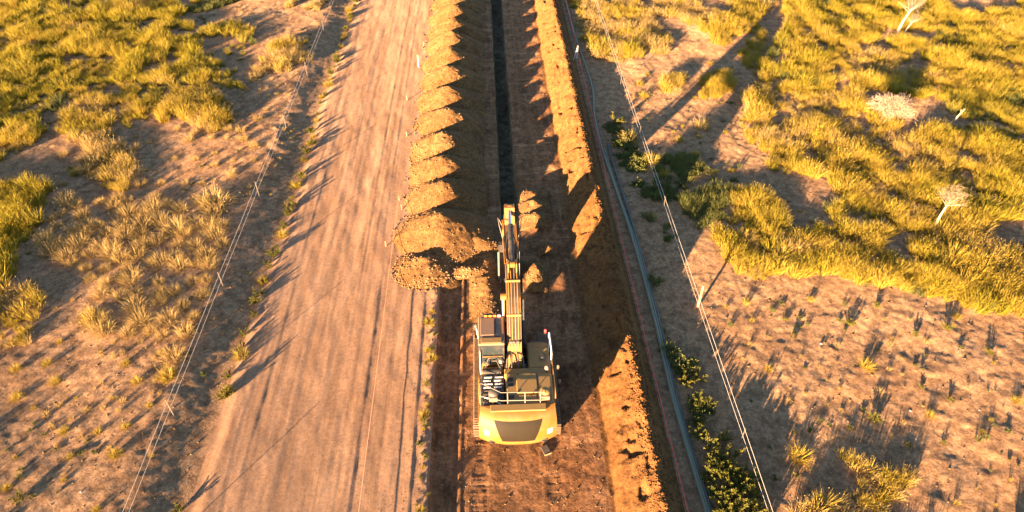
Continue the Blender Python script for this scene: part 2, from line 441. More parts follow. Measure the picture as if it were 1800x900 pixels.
# ------------------------------------------------------------------ spoil mounds
def mound_height(x, y, cx, cy, h, rxl, rxr, ry, seed):
    dx = np.where(x < cx, (cx - x) / rxl, (x - cx) / rxr)
    d = np.hypot(dx, (y - cy) / ry)
    d = d * (1 + .10 * fbm((x - cx) * .5 + seed, (y - cy) * .5, seed, 2))
    k = np.sqrt(d * d + .012) - .02
    z = h * (1.03 - k)
    z = z + (.10 * fbm(x * 1.3, y * 1.3, seed + 3, 4) + .075 * fbm(x * 4.5, y * 4.5, seed + 5, 3)) * np.clip(1.25 - d, 0, 1)
    return z

def spoil(name, cx, cy, h, rxl, rxr, ry, seed, label, cat='soil heap', group='spoil heaps along the trench', step=.075, mat='mound', clods=260, cs=(.02, .10)):
    xs = np.arange(cx - rxl * 1.12, cx + rxr * 1.12, step); ys = np.arange(cy - ry * 1.12, cy + ry * 1.12, step)
    X, Y = np.meshgrid(xs, ys)
    g = terrain(X, Y)
    zf = lambda x, y: np.maximum(mound_height(x, y, cx, cy, h, rxl, rxr, ry, seed), terrain(x, y) - .12)
    Z = zf(X, Y)
    keep = (Z > g - .10)
    nx = len(xs); ny = len(ys)
    i = (np.arange(nx - 1)[None, :] + nx * np.arange(ny - 1)[:, None])
    kk = (keep[:-1, :-1] & keep[1:, :-1] & keep[:-1, 1:] & keep[1:, 1:]) & (X[:-1, :-1] < TR0 - .08 if cx < TR0 else X[:-1, :-1] > TR1)
    F = np.stack([i, i + 1, i + nx + 1, i + nx], -1)[kk]
    used = np.unique(F); mp = -np.ones(nx * ny, int); mp[used] = np.arange(len(used))
    V = np.stack([X, Y, Z], -1).reshape(-1, 3)[used] - np.array([cx, cy, 0])
    o = obj(name, fast_mesh(name, V, mp[F], True), M[mat], loc=(cx, cy, 0))
    tag(o, label, cat, group)
    r = np.random.default_rng(int(seed * 10) + 5)
    a = r.random(clods) * 6.283; d = np.where(r.random(clods) < .55, .82 + .32 * r.random(clods), np.sqrt(r.random(clods)))
    px = cx + np.cos(a) * d * np.where(np.cos(a) < 0, rxl, rxr); py = cy + np.sin(a) * d * ry
    ok = (px < TR0 - .15) if cx < TR0 else (px > TR1 + .1)
    px, py = px[ok], py[ok]
    zf2 = lambda x, y: np.maximum(zf(x, y), terrain(x, y))
    cm = clod_mesh('clod', np.stack([px, py], -1), cs[0], cs[1], zf2, int(seed * 7) + 1, M['clod'])
    co = obj('clod', cm, M['clod'], o, loc=(-cx, -cy, 0)); tag(co, kind='stuff')
    return o

ORD = ['nearest', 'second', 'third', 'fourth', 'fifth', 'sixth', 'seventh', 'eighth', 'ninth', 'tenth', 'eleventh', 'twelfth', 'thirteenth', 'fourteenth', 'fifteenth', 'sixteenth']
cys = [34.1, 37.7, 40.9, 44.3, 47.9, 51.4, 55.0, 58.4, 61.8, 65.1, 68.5, 72.0, 75.5, 79.0, 82.5, 86.0]
for k, cy in enumerate(cys):
    j = rng.normal(0, 1, 6)
    lab = 'broad fresh orange soil heap beside the digging arm, nearest in the row' if k == 0 else '%s orange soil heap of the row left of the trench, counted from the excavator' % ORD[k]
    spoil('spoil_heap', -3.08 + .07 * j[0], cy + .1 * j[1], 1.68 + .08 * j[2] + (.15 if k == 0 else 0), 2.66 + (.35 if k == 0 else .05 * j[3]), 2.6 + .10 * j[4] + (.35 if k == 0 else 0), 2.85 + .15 * j[5] + (.4 if k == 0 else 0), 40 + k * 3.7, lab,
          clods=700 if k < 4 else 380)
spoil('spoil_heap', -4.15, 31.0, .95, 1.75, 2.1, 1.75, 21.3, 'low dark cloddy soil heap in front of the freshest heap', clods=900, cs=(.025, .12), group='loose spoil by the digging arm')
spoil('spoil_heap', -.30, 29.4, .52, .95, .75, 2.6, 23.1, 'low sunlit soil ridge between the cab and the heaps', clods=420, cs=(.02, .09), group='loose spoil by the digging arm')
spoil('spoil_heap', -1.55, 30.6, .42, 1.5, 1.3, .55, 24.9, 'thin line of orange clods between heaps and trench', clods=380, cs=(.03, .12), group='loose spoil by the digging arm')
spoil('spoil_heap', -.9, 33.2, .62, 1.9, 1.45, 1.1, 25.7, 'spilled tongue of soil from the freshest heap to the trench', clods=160, cs=(.03, .12), group='loose spoil by the digging arm')
for k, cy in enumerate((35.6, 36.9, 38.1)):
    spoil('spoil_heap', 2.95, cy, (.50, .56, .42)[k], 1.0, 1.05, .85, 27.7 + k * 2.1, '%s small spilled soil pile on the right trench edge beyond the bucket' % ['nearest', 'middle', 'farthest'][k], clods=120, cs=(.02, .08), group='spill piles right of the trench')
spoil('spoil_heap', 2.75, 30.2, .55, .62, .62, 1.3, 35.3, 'narrow sunlit spill of soil beside the boom, right of the trench', clods=160, cs=(.02, .09), group='spill piles right of the trench')
spoil('spoil_heap', 3.5, 32.6, .35, .5, .5, .5, 37.3, 'small lump of sunlit soil in the shade right of the stick', clods=60, cs=(.02, .09), group='spill piles right of the trench')

def scatter_clods(name, n, x0, x1, y0, y1, s0, s1, seed, mat, dens=None, near=True, power=3.0):
    r = np.random.default_rng(seed)
    x = x0 + (x1 - x0) * r.random(n)
    y = y0 + (y1 - y0) * (r.random(n) ** (1.5 if near else 1.0))
    if dens is not None:
        k = r.random(n) < dens(x, y); x, y = x[k], y[k]
    ok = ~((x > TR0 - .1) & (x < TR1 + .1))
    pts = np.stack([x[ok], y[ok]], -1)
    o = obj(name, clod_mesh(name, pts, s0, s1, terrain, seed, M[mat], power=power), M[mat]); tag(o, kind='stuff'); return o

tag(scatter_clods('soil_clods', 9000, 5.3, 7.7, 12, 82, .02, .13, 101, 'berm'), 'loose clods strewn along the soil berm')
tag(scatter_clods('soil_clods', 3000, -3.4, 5.2, 12, 80, .012, .055, 102, 'clod'), 'small clods on the graded work bench')
tag(scatter_clods('soil_clods', 5000, -13.3, -3.3, 12, 75, .01, .035, 103, 'clod', power=5), 'small clods on the dirt road')
tag(scatter_clods('soil_clods', 13000, -45, -14.2, 12, 75, .012, .075, 104, 'clod', dens=lambda x, y: .3 + .7 * (fbm(x * .25, y * .25, 71, 2) > 0), power=4), 'loose clods on the bare left ground')
tag(scatter_clods('soil_clods', 13000, 9.8, 45, 12, 75, .012, .075, 105, 'clod', dens=lambda x, y: .3 + .7 * (fbm(x * .25, y * .25, 72, 2) > 0), power=4), 'loose clods on the bare right ground')

# ------------------------------------------------------------------ plants
def tuft_mesh(name, n, h, spread, lean, wid, seed, droop=.35, heads=0, hvar=.35, core=.5):
    """n tapering blades leaving a small base; vertex colour 'blade' = (random, along blade, 0)"""
    r = np.random.default_rng(seed)
    az = r.random(n) * 6.283; rad = spread * np.sqrt(r.random(n)) * core
    L = h * (1 - hvar + 2 * hvar * r.random(n)); tilt = lean * (r.random(n) ** .7)
    bx, by = np.cos(az) * rad, np.sin(az) * rad
    az2 = az + r.normal(0, .5, n)
    dx, dy = np.cos(az2), np.sin(az2)
    ph = r.random(n) * 6.283; sx, sy = np.cos(ph), np.sin(ph)
    w = wid * (.6 + .8 * r.random(n))
    V = np.zeros((n, 5, 3)); C = np.zeros((n, 5, 4)); C[..., 3] = 1
    rv = r.random(n)
    C[..., 0] = rv[:, None]; C[:, :, 1] = np.array([0, 0, .55, .55, 1.0])[None]
    for k, (f, side) in enumerate(((0, -1), (0, 1), (.55, -1), (.55, 1), (1.0, 0))):
        t = tilt * (1 if f < 1 else 1 + droop)
        ll = L * f
        V[:, k, 0] = bx + dx * np.sin(t) * ll + sx * w * side * (.7 if f == 0 else 1)
        V[:, k, 1] = by + dy * np.sin(t) * ll + sy * w * side * (.7 if f == 0 else 1)
        V[:, k, 2] = np.cos(t) * ll - (.04 if f == 0 else 0)
    base = np.arange(n)[:, None] * 5
    F = [tuple(q) for q in (base + np.array([[0, 1, 3, 2]])).tolist()] + [tuple(q) for q in (base + np.array([[2, 3, 4]])).tolist()]
    V = V.reshape(-1, 3); C = C.reshape(-1, 4)
    if heads:
        k = r.choice(n, heads, replace=False)
        tipv = V[k * 5 + 4]; m = len(k); s = wid * 1.7
        a = r.random(m) * 6.283
        q = np.zeros((m, 4, 3)); up = np.array([0, 0, s * 3.0])
        sd_ = np.stack([np.cos(a) * s, np.sin(a) * s, np.zeros(m)], -1)
        q[:, 0] = tipv - up * .5; q[:, 1] = tipv + sd_; q[:, 2] = tipv + up; q[:, 3] = tipv - sd_
        b0 = len(V); V = np.concatenate([V, q.reshape(-1, 3)])
        cc = np.ones((m * 4, 4)); cc[:, 0] = .9; C = np.concatenate([C, cc])
        F += [tuple(x) for x in (b0 + np.arange(m)[:, None] * 4 + np.array([[0, 1, 2, 3]])).tolist()]
    me = fast_mesh(name, V, F, False)
    at = me.color_attributes.new('blade', 'FLOAT_COLOR', 'POINT')
    at.data.foreach_set('color', C.astype(np.float32).ravel())
    return me

def shrub_mesh(name, stems, leaves, h, rad, lw, seed, ll=None):
    """leafy weed: thin stems with many small leaf quads spread along them"""
    r = np.random.default_rng(seed); V = []; F = []; C = []
    ll = ll or lw * 2.4
    for s_ in range(stems):
        a = r.random() * 6.283; ln = h * (.55 + .5 * r.random()); out_ = rad * (.3 + .8 * r.random())
        p0 = np.array([math.cos(a) * .06, math.sin(a) * .06, -.03]); p2 = np.array([math.cos(a) * out_, math.sin(a) * out_, ln * (.6 + .4 * r.random())])
        p1 = (p0 + p2) / 2 + np.array([0, 0, ln * .22])
        q = lambda t: (1 - t) ** 2 * p0 + 2 * t * (1 - t) * p1 + t * t * p2
        tt = r.random() * .6
        for k in range(4):
            A = q(k / 4); B = q((k + 1) / 4); sd_ = np.array([-math.sin(a), math.cos(a), 0]) * .009
            b = len(V); V += [A - sd_, A + sd_, B + sd_, B - sd_]; C += [(tt, .1, 0, 1)] * 4; F.append((b, b + 1, b + 2, b + 3))
        for k in range(leaves):
            t = .2 + .8 * r.random() ** .8; c0 = q(t)
            d = r.normal(0, 1, 3); d[2] = d[2] * .5 + .5; d += (p2 - p0) / np.linalg.norm(p2 - p0) * .8; d /= np.linalg.norm(d)
            u = np.cross(d, r.normal(0, 1, 3)); u /= np.linalg.norm(u) + 1e-6
            l_ = ll * (.6 + .8 * r.random()); w_ = lw * (.6 + .8 * r.random())
            b = len(V); V += [c0, c0 + d * l_ * .45 + u * w_ * .5, c0 + d * l_, c0 + d * l_ * .45 - u * w_ * .5]
            rr_ = r.random(); C += [(rr_, t * .3, 0, 1), (rr_, t * .6, 0, 1), (rr_, t, 0, 1), (rr_, t * .6, 0, 1)]
            F.append((b, b + 1, b + 2, b + 3))
    me = fast_mesh(name, np.array(V), F, False)
    at = me.color_attributes.new('blade', 'FLOAT_COLOR', 'POINT'); at.data.foreach_set('color', np.array(C, np.float32).ravel())
    return me

KINDS = {}
def kind(key, meshes, mat):
    for me in meshes: me.materials.append(M[mat])
    KINDS[key] = meshes
kind('yel', [tuft_mesh('yellow_grass', 84, .60, .44, .60, .0085, 200 + i, heads=8) for i in range(4)], 'g_yel')
kind('gold', [tuft_mesh('golden_grass', 84, .62, .44, .65, .0085, 220 + i, heads=10) for i in range(4)], 'g_gold')
kind('straw', [tuft_mesh('straw_grass', 90, .48, .42, .85, .008, 240 + i, heads=12) for i in range(4)], 'g_straw')
kind('green', [tuft_mesh('green_grass', 84, .42, .44, .70, .009, 260 + i) for i in range(3)], 'g_green')
kind('bush', [tuft_mesh('straw_tussock', 270, .60, .62, 1.2, .007, 280 + i, heads=50, core=.55) for i in range(5)], 'g_straw')
kind('tuss', [tuft_mesh('golden_tussock', 230, .58, .50, 1.1, .008, 300 + i, heads=36, core=.5) for i in range(5)], 'g_gold')
kind('weed', [shrub_mesh('weed', 22, 48, .52, .48, .026, 320 + i, ll=.085) for i in range(5)], 'g_leaf')
kind('herb', [shrub_mesh('herb', 12, 22, .22, .42, .055, 340 + i) for i in range(4)], 'g_green')

# collection of field tufts (kept out of the scene; only instanced by the grass fields)
FIELD = bpy.data.collections.new('field_tufts'); FIDX = {}
n_ = 0
for key in ('yel', 'gold', 'straw', 'green', 'herb'):
    FIDX[key] = []
    for me in KINDS[key]:
        o = bpy.data.objects.new('tuft_%03d' % n_, me); FIELD.objects.link(o); FIDX[key].append(n_); n_ += 1

def field_group():
    g = bpy.data.node_groups.new('grass_field', 'GeometryNodeTree')
    g.interface.new_socket('Geometry', in_out='INPUT', socket_type='NodeSocketGeometry')
    g.interface.new_socket('Geometry', in_out='OUTPUT', socket_type='NodeSocketGeometry')
    N = g.nodes; L = g.links
    gi = N.new('NodeGroupInput'); go = N.new('NodeGroupOutput'); ip = N.new('GeometryNodeInstanceOnPoints'); ci = N.new('GeometryNodeCollectionInfo')
    ci.inputs[0].default_value = FIELD; ci.inputs[1].default_value = True; ci.inputs[2].default_value = True
    def na(nm, ty):
        a = N.new('GeometryNodeInputNamedAttribute'); a.data_type = ty; a.inputs[0].default_value = nm; return a.outputs[0]
    L.new(gi.outputs[0], ip.inputs['Points']); L.new(ci.outputs[0], ip.inputs['Instance']); ip.inputs['Pick Instance'].default_value = True
    L.new(na('idx', 'INT'), ip.inputs['Instance Index']); L.new(na('rot', 'FLOAT_VECTOR'), ip.inputs['Rotation']); L.new(na('scl', 'FLOAT_VECTOR'), ip.inputs['Scale'])
    L.new(ip.outputs[0], go.inputs[0]); return g
GRP = field_group()

def inside(poly, x, y):
    c = np.zeros(len(x), bool); n = len(poly); j = n - 1
    for i in range(n):
        xi, yi = poly[i]; xj, yj = poly[j]
        k = ((yi > y) != (yj > y)) & (x < (xj - xi) * (y - yi) / (yj - yi + 1e-9) + xi)
        c ^= k; j = i
    return c

def field(name, label, polys, dens, mix, seed, holes=(), thr=-.35, sc=(.8, 1.25), hs=1.0, wob=1.2, pf=.33):
    r = np.random.default_rng(seed)
    P = np.concatenate([np.array(p, float) for p in polys]); x0, y0 = P.min(0) - 2; x1, y1 = P.max(0) + 2
    n = int((x1 - x0) * (y1 - y0) * dens)
    x = x0 + (x1 - x0) * r.random(n); y = y0 + (y1 - y0) * r.random(n)
    wx = x + wob * fbm(x * .45, y * .45, seed + 1, 3); wy = y + wob * fbm(x * .45, y * .45, seed + 2, 3)
    ok = np.zeros(n, bool)
    for p in polys: ok |= inside(p, wx, wy)
    for h in holes: ok &= ~inside(h, wx, wy)
    ok &= fbm(x * pf, y * pf, seed + 3, 3) > thr
    x, y, = x[ok], y[ok]; n = len(x)
    me = bpy.data.meshes.new(name); me.vertices.add(n)
    z = terrain(x, y)
    me.vertices.foreach_set('co', np.stack([x, y, z], -1).astype(np.float32).ravel())
    keys = list(mix); pr = np.array([mix[k] for k in keys], float)
    # kinds come in patches: shift the mix with slow noise
    t = np.clip((fbm(x * .22, y * .22, seed + 9, 3) * 1.1 + .5) * .65 + .35 * r.random(n), 0, .999)
    cum = np.cumsum(pr / pr.sum()); ki = np.searchsorted(cum, t)
    idx = np.array([FIDX[keys[min(k, len(keys) - 1)]][int(q * 97) % len(FIDX[keys[min(k, len(keys) - 1)]])] for k, q in zip(ki, r.random(n))], np.int32)
    a = me.attributes.new('idx', 'INT', 'POINT'); a.data.foreach_set('value', idx)
    rot = np.stack([r.normal(0, .12, n), r.normal(0, .12, n), r.random(n) * 6.283], -1)
    a = me.attributes.new('rot', 'FLOAT_VECTOR', 'POINT'); a.data.foreach_set('vector', rot.astype(np.float32).ravel())
    s = sc[0] + (sc[1] - sc[0]) * r.random(n); s *= .5 + .85 * vnoise(x * .6, y * .6, seed + 5)
    s3 = np.stack([s, s, s * hs * (.8 + .4 * r.random(n))], -1)
    a = me.attributes.new('scl', 'FLOAT_VECTOR', 'POINT'); a.data.foreach_set('vector', s3.astype(np.float32).ravel())
    me.update()
    o = bpy.data.objects.new(name, me); COL.objects.link(o)
    md = o.modifiers.new('field', 'NODES'); md.node_group = GRP
    tag(o, label, 'grass', kind='stuff'); return o

L1 = [(-75, 92), (-32.9, 92), (-27.8, 76), (-31.2, 71.1), (-28.5, 64.1), (-24.5, 59.7), (-25.3, 55.4), (-27.2, 54.4), (-30.9, 55.6), (-35.3, 54.3), (-34.8, 50.9), (-36.2, 50.5), (-34.3, 47.0), (-35.2, 43.5), (-48, 42.2)]
L1b = [(-28.5, 64.1), (-28.2, 66.1), (-26.2, 68.7), (-22.6, 65.8), (-22.0, 63.0), (-25.0, 64.4)]
L2 = [(-26.8, 49.2), (-27.2, 54.4), (-23.5, 53.3), (-20.6, 50.3), (-19.8, 48.3), (-20.8, 47.0), (-23.2, 47.8)]
L3 = [(-31.9, 46.3), (-29.2, 47.2), (-26.3, 43.1), (-25.1, 39.3), (-26.9, 40.3), (-29.1, 41.8)]
L4 = [(-24.0, 90), (-18.2, 90), (-17.3, 70.5), (-20.4, 71.4)]
L5 = [(-21.7, 61.7), (-16.9, 63.7), (-16.3, 59.4), (-17.6, 52.6), (-20.5, 55.0)]
L6 = [(-42, 41), (-32.8, 40.2), (-30.7, 39.2), (-29.6, 36.0), (-29.8, 33.7), (-29.1, 30.8), (-40, 30.7)]
L7 = [(-40, 30.7), (-27.5, 30.0), (-26.0, 27.7), (-24.8, 26.3), (-26.6, 25.5), (-38, 25.2)]
L9 = [(-36.3, 53.3), (-31.0, 55.6), (-24.8, 59.7), (-22.6, 65.8), (-22.0, 60.8), (-21.1, 53.2), (-27.2, 54.4), (-26.8, 49.2), (-29.2, 47.2), (-31.9, 46.3)]
R1 = [(10.0, 90), (15.5, 90), (16.1, 78.1), (17.5, 64.2), (16.8, 59.2), (14.6, 59.1), (11.3, 56.9), (9.8, 59.5), (9.2, 65.9)]
R2 = [(17.6, 69.1), (21, 90), (36, 90), (33.6, 77.3), (27.0, 64.5), (22.5, 60.8), (21.6, 63.8), (20.0, 66.6)]
R2b = [(14.8, 51.3), (15.6, 54.6), (17.3, 54.7), (16.6, 51.5)]
R2c = [(17.6, 51.6), (19.3, 55.7), (21.9, 55.6), (20.6, 52.0), (18.5, 50.6)]
R3 = [(23.8, 59.5), (27.8, 64.5), (25.4, 57.1), (23.4, 55.0)]
R4 = [(37.8, 92), (75, 92), (75, 60), (42, 25.1), (27.1, 25.9), (25.5, 26.5), (23.7, 28.5), (21.1, 29.0), (15.1, 29.7), (14.7, 34.2), (17.5, 37.9), (19.3, 37.5), (20.4, 34.9), (24.2, 37.6), (19.7, 41.3), (19.3, 44.4), (23.5, 53.4), (29.2, 61.2)]
H1 = [(30.4, 52.9), (33.5, 52.0), (37.4, 49.9), (38.0, 46.6), (33.0, 44.8), (31.7, 46.0), (31.1, 51.1)]
H2 = [(19.5, 36.8), (21.3, 37.4), (23.2, 35.1), (21.4, 33.4), (20.1, 34.0)]
H3 = [(33.1, 34.4), (36.0, 34.2), (38.2, 31.1), (33.6, 30.4), (32.2, 31.8)]
H4 = [(39.3, 64.4), (44.1, 64.2), (43.1, 62.1), (38.4, 61.8)]
H5 = [(49.1, 72.7), (58.8, 73.1), (56.5, 68.3), (50.4, 68.2)]
RSH = [(21.3, 49.6), (25.4, 57.7), (32.7, 69.2), (37.0, 90), (39, 90), (34.1, 69.2), (29.2, 61.2), (23.5, 53.4), (21.5, 48.6)]
field('tall_grass', 'tall yellow-green grass filling the upper left corner', [L1, L1b], 6.5, dict(green=2.0, yel=5, gold=2.2, straw=3.2), 401, thr=-.3, pf=.5)
field('tall_grass', 'dim green grass in the hollows beside the upper left field', [L9], 4.2, dict(green=2, yel=2, gold=2, straw=1), 402, thr=-.2, sc=(.6, 1.0), pf=.5)
field('green_grass', 'narrow dark green grass line at the top left', [[(-31.5, 71), (-27, 76), (-24, 88), (-21, 88), (-25.0, 75.2), (-29, 70.5)]], 9, dict(green=1), 410, wob=.4, thr=-.9)
field('dry_grass', 'golden grass patch on the slope left of the fence', [L2], 7, dict(gold=2, straw=2, yel=1), 403)
field('dry_grass', 'straw grass patch below the upper left field', [L3], 6, dict(gold=1, straw=2), 404)
field('dry_grass', 'straw grass against the left fence at the top edge', [L4], 6.5, dict(gold=1, straw=2), 405)
field('dry_grass', 'pale straw grass beside the left fence in the upper left', [L5], 5.5, dict(gold=1, straw=3), 406, thr=-.2)
field('tall_grass', 'bright yellow-green tall grass at the left edge of the picture', [L6], 9, dict(yel=4, gold=1), 407, hs=1.25)
field('dry_grass', 'brown straw grass at the left edge below the green stand', [L7], 6, dict(straw=3, gold=1), 408, thr=-.3)
field('dry_grass', 'golden grass stand between the pipes and right fence at the top', [R1], 7.5, dict(gold=2, straw=3, yel=1), 411)
field('dry_grass', 'golden grass beyond the bare patch at the top right of centre', [R2], 6.5, dict(gold=2, straw=2), 412)
field('dry_grass', 'small golden grass patch on bare ground right of the fence', [R2b], 7, dict(gold=2, straw=1), 413, wob=.5)
field('dry_grass', 'rounded golden grass patch beside the boom shadow', [R2c], 7.5, dict(gold=2, straw=1), 414, wob=.5)
field('dry_grass', 'golden grass island between two arms of shadow', [R3], 6, dict(gold=2, straw=2), 415, wob=.6)
field('tall_grass', 'wide golden grass field filling the upper right', [R4], 6.8, dict(green=2.0, yel=3.4, gold=3.8, straw=3.2), 416, holes=[H1, H2, H3, H4, H5], thr=-.36, pf=.5)
field('dry_grass', 'dense golden grass fringe along the lower edge of the right field', [[(14.9, 33.6), (18.5, 33.2), (22, 31.6), (25.5, 30.2), (30, 28.6), (38, 28.4), (38, 25.4), (27.1, 26.2), (25.5, 26.8), (23.7, 28.8), (19, 29.4), (15.2, 30.0)]], 8.5, dict(gold=4, straw=2, yel=1), 432, thr=-.36, sc=(.75, 1.3), wob=1.5, pf=.6)
field('tall_grass', 'green grass in the long shadow strip of the boom', [RSH], 6, dict(green=2, yel=1), 417, wob=.8)
field('green_grass', 'grey-green grass patch in shade right of the fence', [[(13.3, 37.4), (15.7, 38.9), (17.2, 38.2), (15.9, 35.1), (13.4, 34.3)]], 9, dict(green=1), 418, wob=.8, sc=(.7, 1.1))
field('dry_grass', 'straw grass stand at the bottom edge right of the fence', [[(12.9, 11), (13.4, 15.8), (14.6, 16.3), (16.3, 17.2), (18.1, 16.3), (17.5, 11)]], 6.5, dict(straw=2, gold=2, yel=1), 419, wob=.5, thr=-.15)
field('dry_grass', 'golden grass band in the lower right corner', [[(17.9, 15.9), (21.4, 16.6), (21.4, 15.3), (17.5, 14.8)], [(23.5, 15.4), (28, 16.2), (28, 11.2), (21.7, 12.3)]], 4.5, dict(gold=2, straw=1, yel=1), 420, wob=.5, thr=-.1)
field('low_weeds', 'low dark green weeds on shaded ground beside the pipes', [[(9.4, 48.5), (10.8, 48), (11.6, 43), (12.4, 41.2), (15.2, 42.4), (15.6, 40.6), (13.0, 38.4), (11.0, 36.2), (9.7, 32), (9.6, 24), (10.6, 23), (10.2, 19), (9.5, 19), (9.4, 30), (9.7, 38)]], 9, dict(herb=3, green=1), 421, wob=.6, thr=-.12, pf=.6)
field('low_weeds', 'low blue-green weeds on the shaded bare strip right of the fence', [[(11.6, 41.8), (16.5, 44.0), (18.5, 41.0), (17.4, 39.0), (13.4, 32.6), (11.4, 33.0)]], 9, dict(herb=2, green=2), 433, wob=.6, thr=.08, pf=.55, sc=(.6, 1.0))
# thin, low, uncountable growth over the bare ground
SPL = [(-60, 80), (-16.5, 80), (-14.6, 14), (-32, 12)]
SPR = [(12.4, 14), (12.4, 80), (60, 80), (34, 12)]
field('sparse_grass', 'thin dry sprouts scattered over the bare ground left of the road', [SPL], 1.0, dict(straw=3, herb=1, green=1), 430, sc=(.2, .5), thr=.02, pf=.2)
field('sparse_grass', 'thin dry sprouts scattered over the bare ground right of the fence', [SPR], .55, dict(straw=2, herb=1, green=1, gold=1), 431, sc=(.2, .5), thr=.0, pf=.2)

def plant(name, key, x, y, s, label, cat, group, hs=1.0):
    me = random.choice(KINDS[key])
    o = bpy.data.objects.new(name, me); COL.objects.link(o)
    o.location = (x, y, float(terrain(x, y)) - .01); o.rotation_euler = (random.gauss(0, .08), random.gauss(0, .08), random.random() * 6.283)
    o.scale = (s, s, s * hs); tag(o, label, cat, group); return o

def scatter(n, poly, fn, seed, mind=.6):
    r = np.random.default_rng(seed); P = np.array(poly); x0, y0 = P.min(0); x1, y1 = P.max(0); got = []; tries = 0
    while len(got) < n and tries < n * 60:
        tries += 1
        x = x0 + (x1 - x0) * r.random(); y = y0 + (y1 - y0) * r.random()
        if not inside(poly, np.array([x]), np.array([y]))[0]: continue
        if any((x - a) ** 2 + (y - b) ** 2 < mind ** 2 for a, b in got): continue
        got.append((x, y)); fn(x, y, r)
L8 = [(-29.1, 34.8), (-29.3, 38.4), (-26.0, 39.0), (-22.9, 38.8), (-18.4, 38.3), (-17.2, 34.3), (-16.5, 32.7), (-16.9, 30.1), (-15.9, 24.8), (-19.3, 25.7), (-22.4, 25.8), (-24.0, 30.4), (-27.3, 32.6)]
def stand_label(x, y, s):
    size = 'large' if s > 1.1 else 'mid-sized' if s > .8 else 'small'
    row = 'upper' if y > 35 else 'middle' if y > 30 else 'lower'
    side = 'fence side' if x > -19 else 'left side' if x < -24 else 'centre'
    return '%s straw tussock in the clumpy stand left of the fence, %s %s' % (size, row, side)
def stand(x, y, r):
    s = .65 + .75 * r.random() ** 1.5
    plant('straw_tussock', 'bush', x, y, s, stand_label(x, y, s), 'tussock', 'tussocks of the clumpy stand left of the fence')
scatter(90, L8, stand, 501, .75)
scatter(38, [(-34, 46), (-20, 52), (-17.5, 50), (-16.5, 39.5), (-30, 40)], lambda x, y, r: plant('straw_tussock', 'bush', x, y, .35 + .5 * r.random(), 'small dry tussock below the upper left grass, ' + ('close to the fence' if x > -21 else 'midway to the edge' if x > -26 else 'far from the fence') + (', higher up' if y > 45.5 else ', lower down'), 'tussock', 'small tussocks below the upper left grass'), 502, 1.0)
scatter(30, [(-24, 26), (-16.2, 25), (-16, 15), (-24, 14), (-26.5, 22)], lambda x, y, r: plant('grass_tuft', 'tuss', x, y, .22 + .45 * r.random() ** 2, 'lone dry tuft on the bare lower left ground, ' + ('close to the fence' if x > -18.5 else 'midway to the edge' if x > -21.5 else 'near the left edge') + (' and the bottom' if y < 18.5 else ', higher up'), 'tuft', 'lone tufts in the lower left'), 503, 1.2)
scatter(24, [(12.6, 28), (24, 27.5), (34, 24), (27, 16.5), (14, 18)], lambda x, y, r: plant('grass_tuft', random.choice(['tuss', 'weed', 'herb', 'weed']), x, y, .3 + .6 * r.random() ** 2, 'small weed tuft on the bare lower right ground, ' + ('near the fence' if x < 17 else 'midway across' if x < 22.5 else 'near the right edge') + (', below the fringe' if y > 23.5 else ', lower down'), 'tuft', 'weed tufts in the lower right'), 504, 1.1)
scatter(16, [(12.4, 58), (21, 58), (22.5, 46), (18, 39), (12.6, 44)], lambda x, y, r: plant('grass_tuft', 'tuss', x, y, .4 + .5 * r.random() ** 2, 'dry tuft on the bare strip between right fence and golden field', 'tuft', 'tufts on the bare strip right of the fence'), 505, 1.4)
# singled-out clumps
for x, y, s, key, lab in (
    (-26.2, 18.0, 1.0, 'tuss', 'golden tuft beside long shadows near the lower left edge'),
    (-21.4, 16.4, .8, 'weed', 'green and yellow weed tuft by the bottom left corner'),
    (-28.4, 22.6, 1.15, 'bush', 'big straw tussock touching the left edge of the picture'),
    (-22.6, 27.2, 1.3, 'tuss', 'large golden tussock left of the fence at mid height'),
    (-17.0, 24.2, 1.2, 'bush', 'pale straw tussock under the left fence wires'),
    (-16.9, 22.9, 1.1, 'tuss', 'golden tussock nearest the camera under the left fence'),
    (-18.6, 37.6, 1.9, 'bush', 'large pale grey-gold bush between the left fence and the field'),
    (12.0, 41.9, 1.25, 'tuss', 'golden bush under the right fence wires'),
    (12.6, 40.3, .9, 'tuss', 'small golden bush below the golden fence bush'),
    (17.0, 46.6, 1.3, 'bush', 'round straw bush alone in a sunlit strip right of the fence'),
    (10.3, 47.6, 1.5, 'weed', 'bright yellow-green shrub beside the pipes'),
    (10.8, 44.8, 1.35, 'bush', 'orange-brown dry shrub below the yellow-green shrub'),
    (10.7, 35.4, .8, 'bush', 'small pale dry tuft beside the dark pipe'),
    (14.2, 17.1, 1.1, 'tuss', 'tall golden tussock right of the wires at the bottom'),
    (19.6, 22.2, .9, 'tuss', 'golden tuft with a green base on the lower right ground')):
    plant('weed' if key == 'weed' else 'tussock', key, x, y, s, lab, 'bush' if s > 1.2 else 'tussock', None)

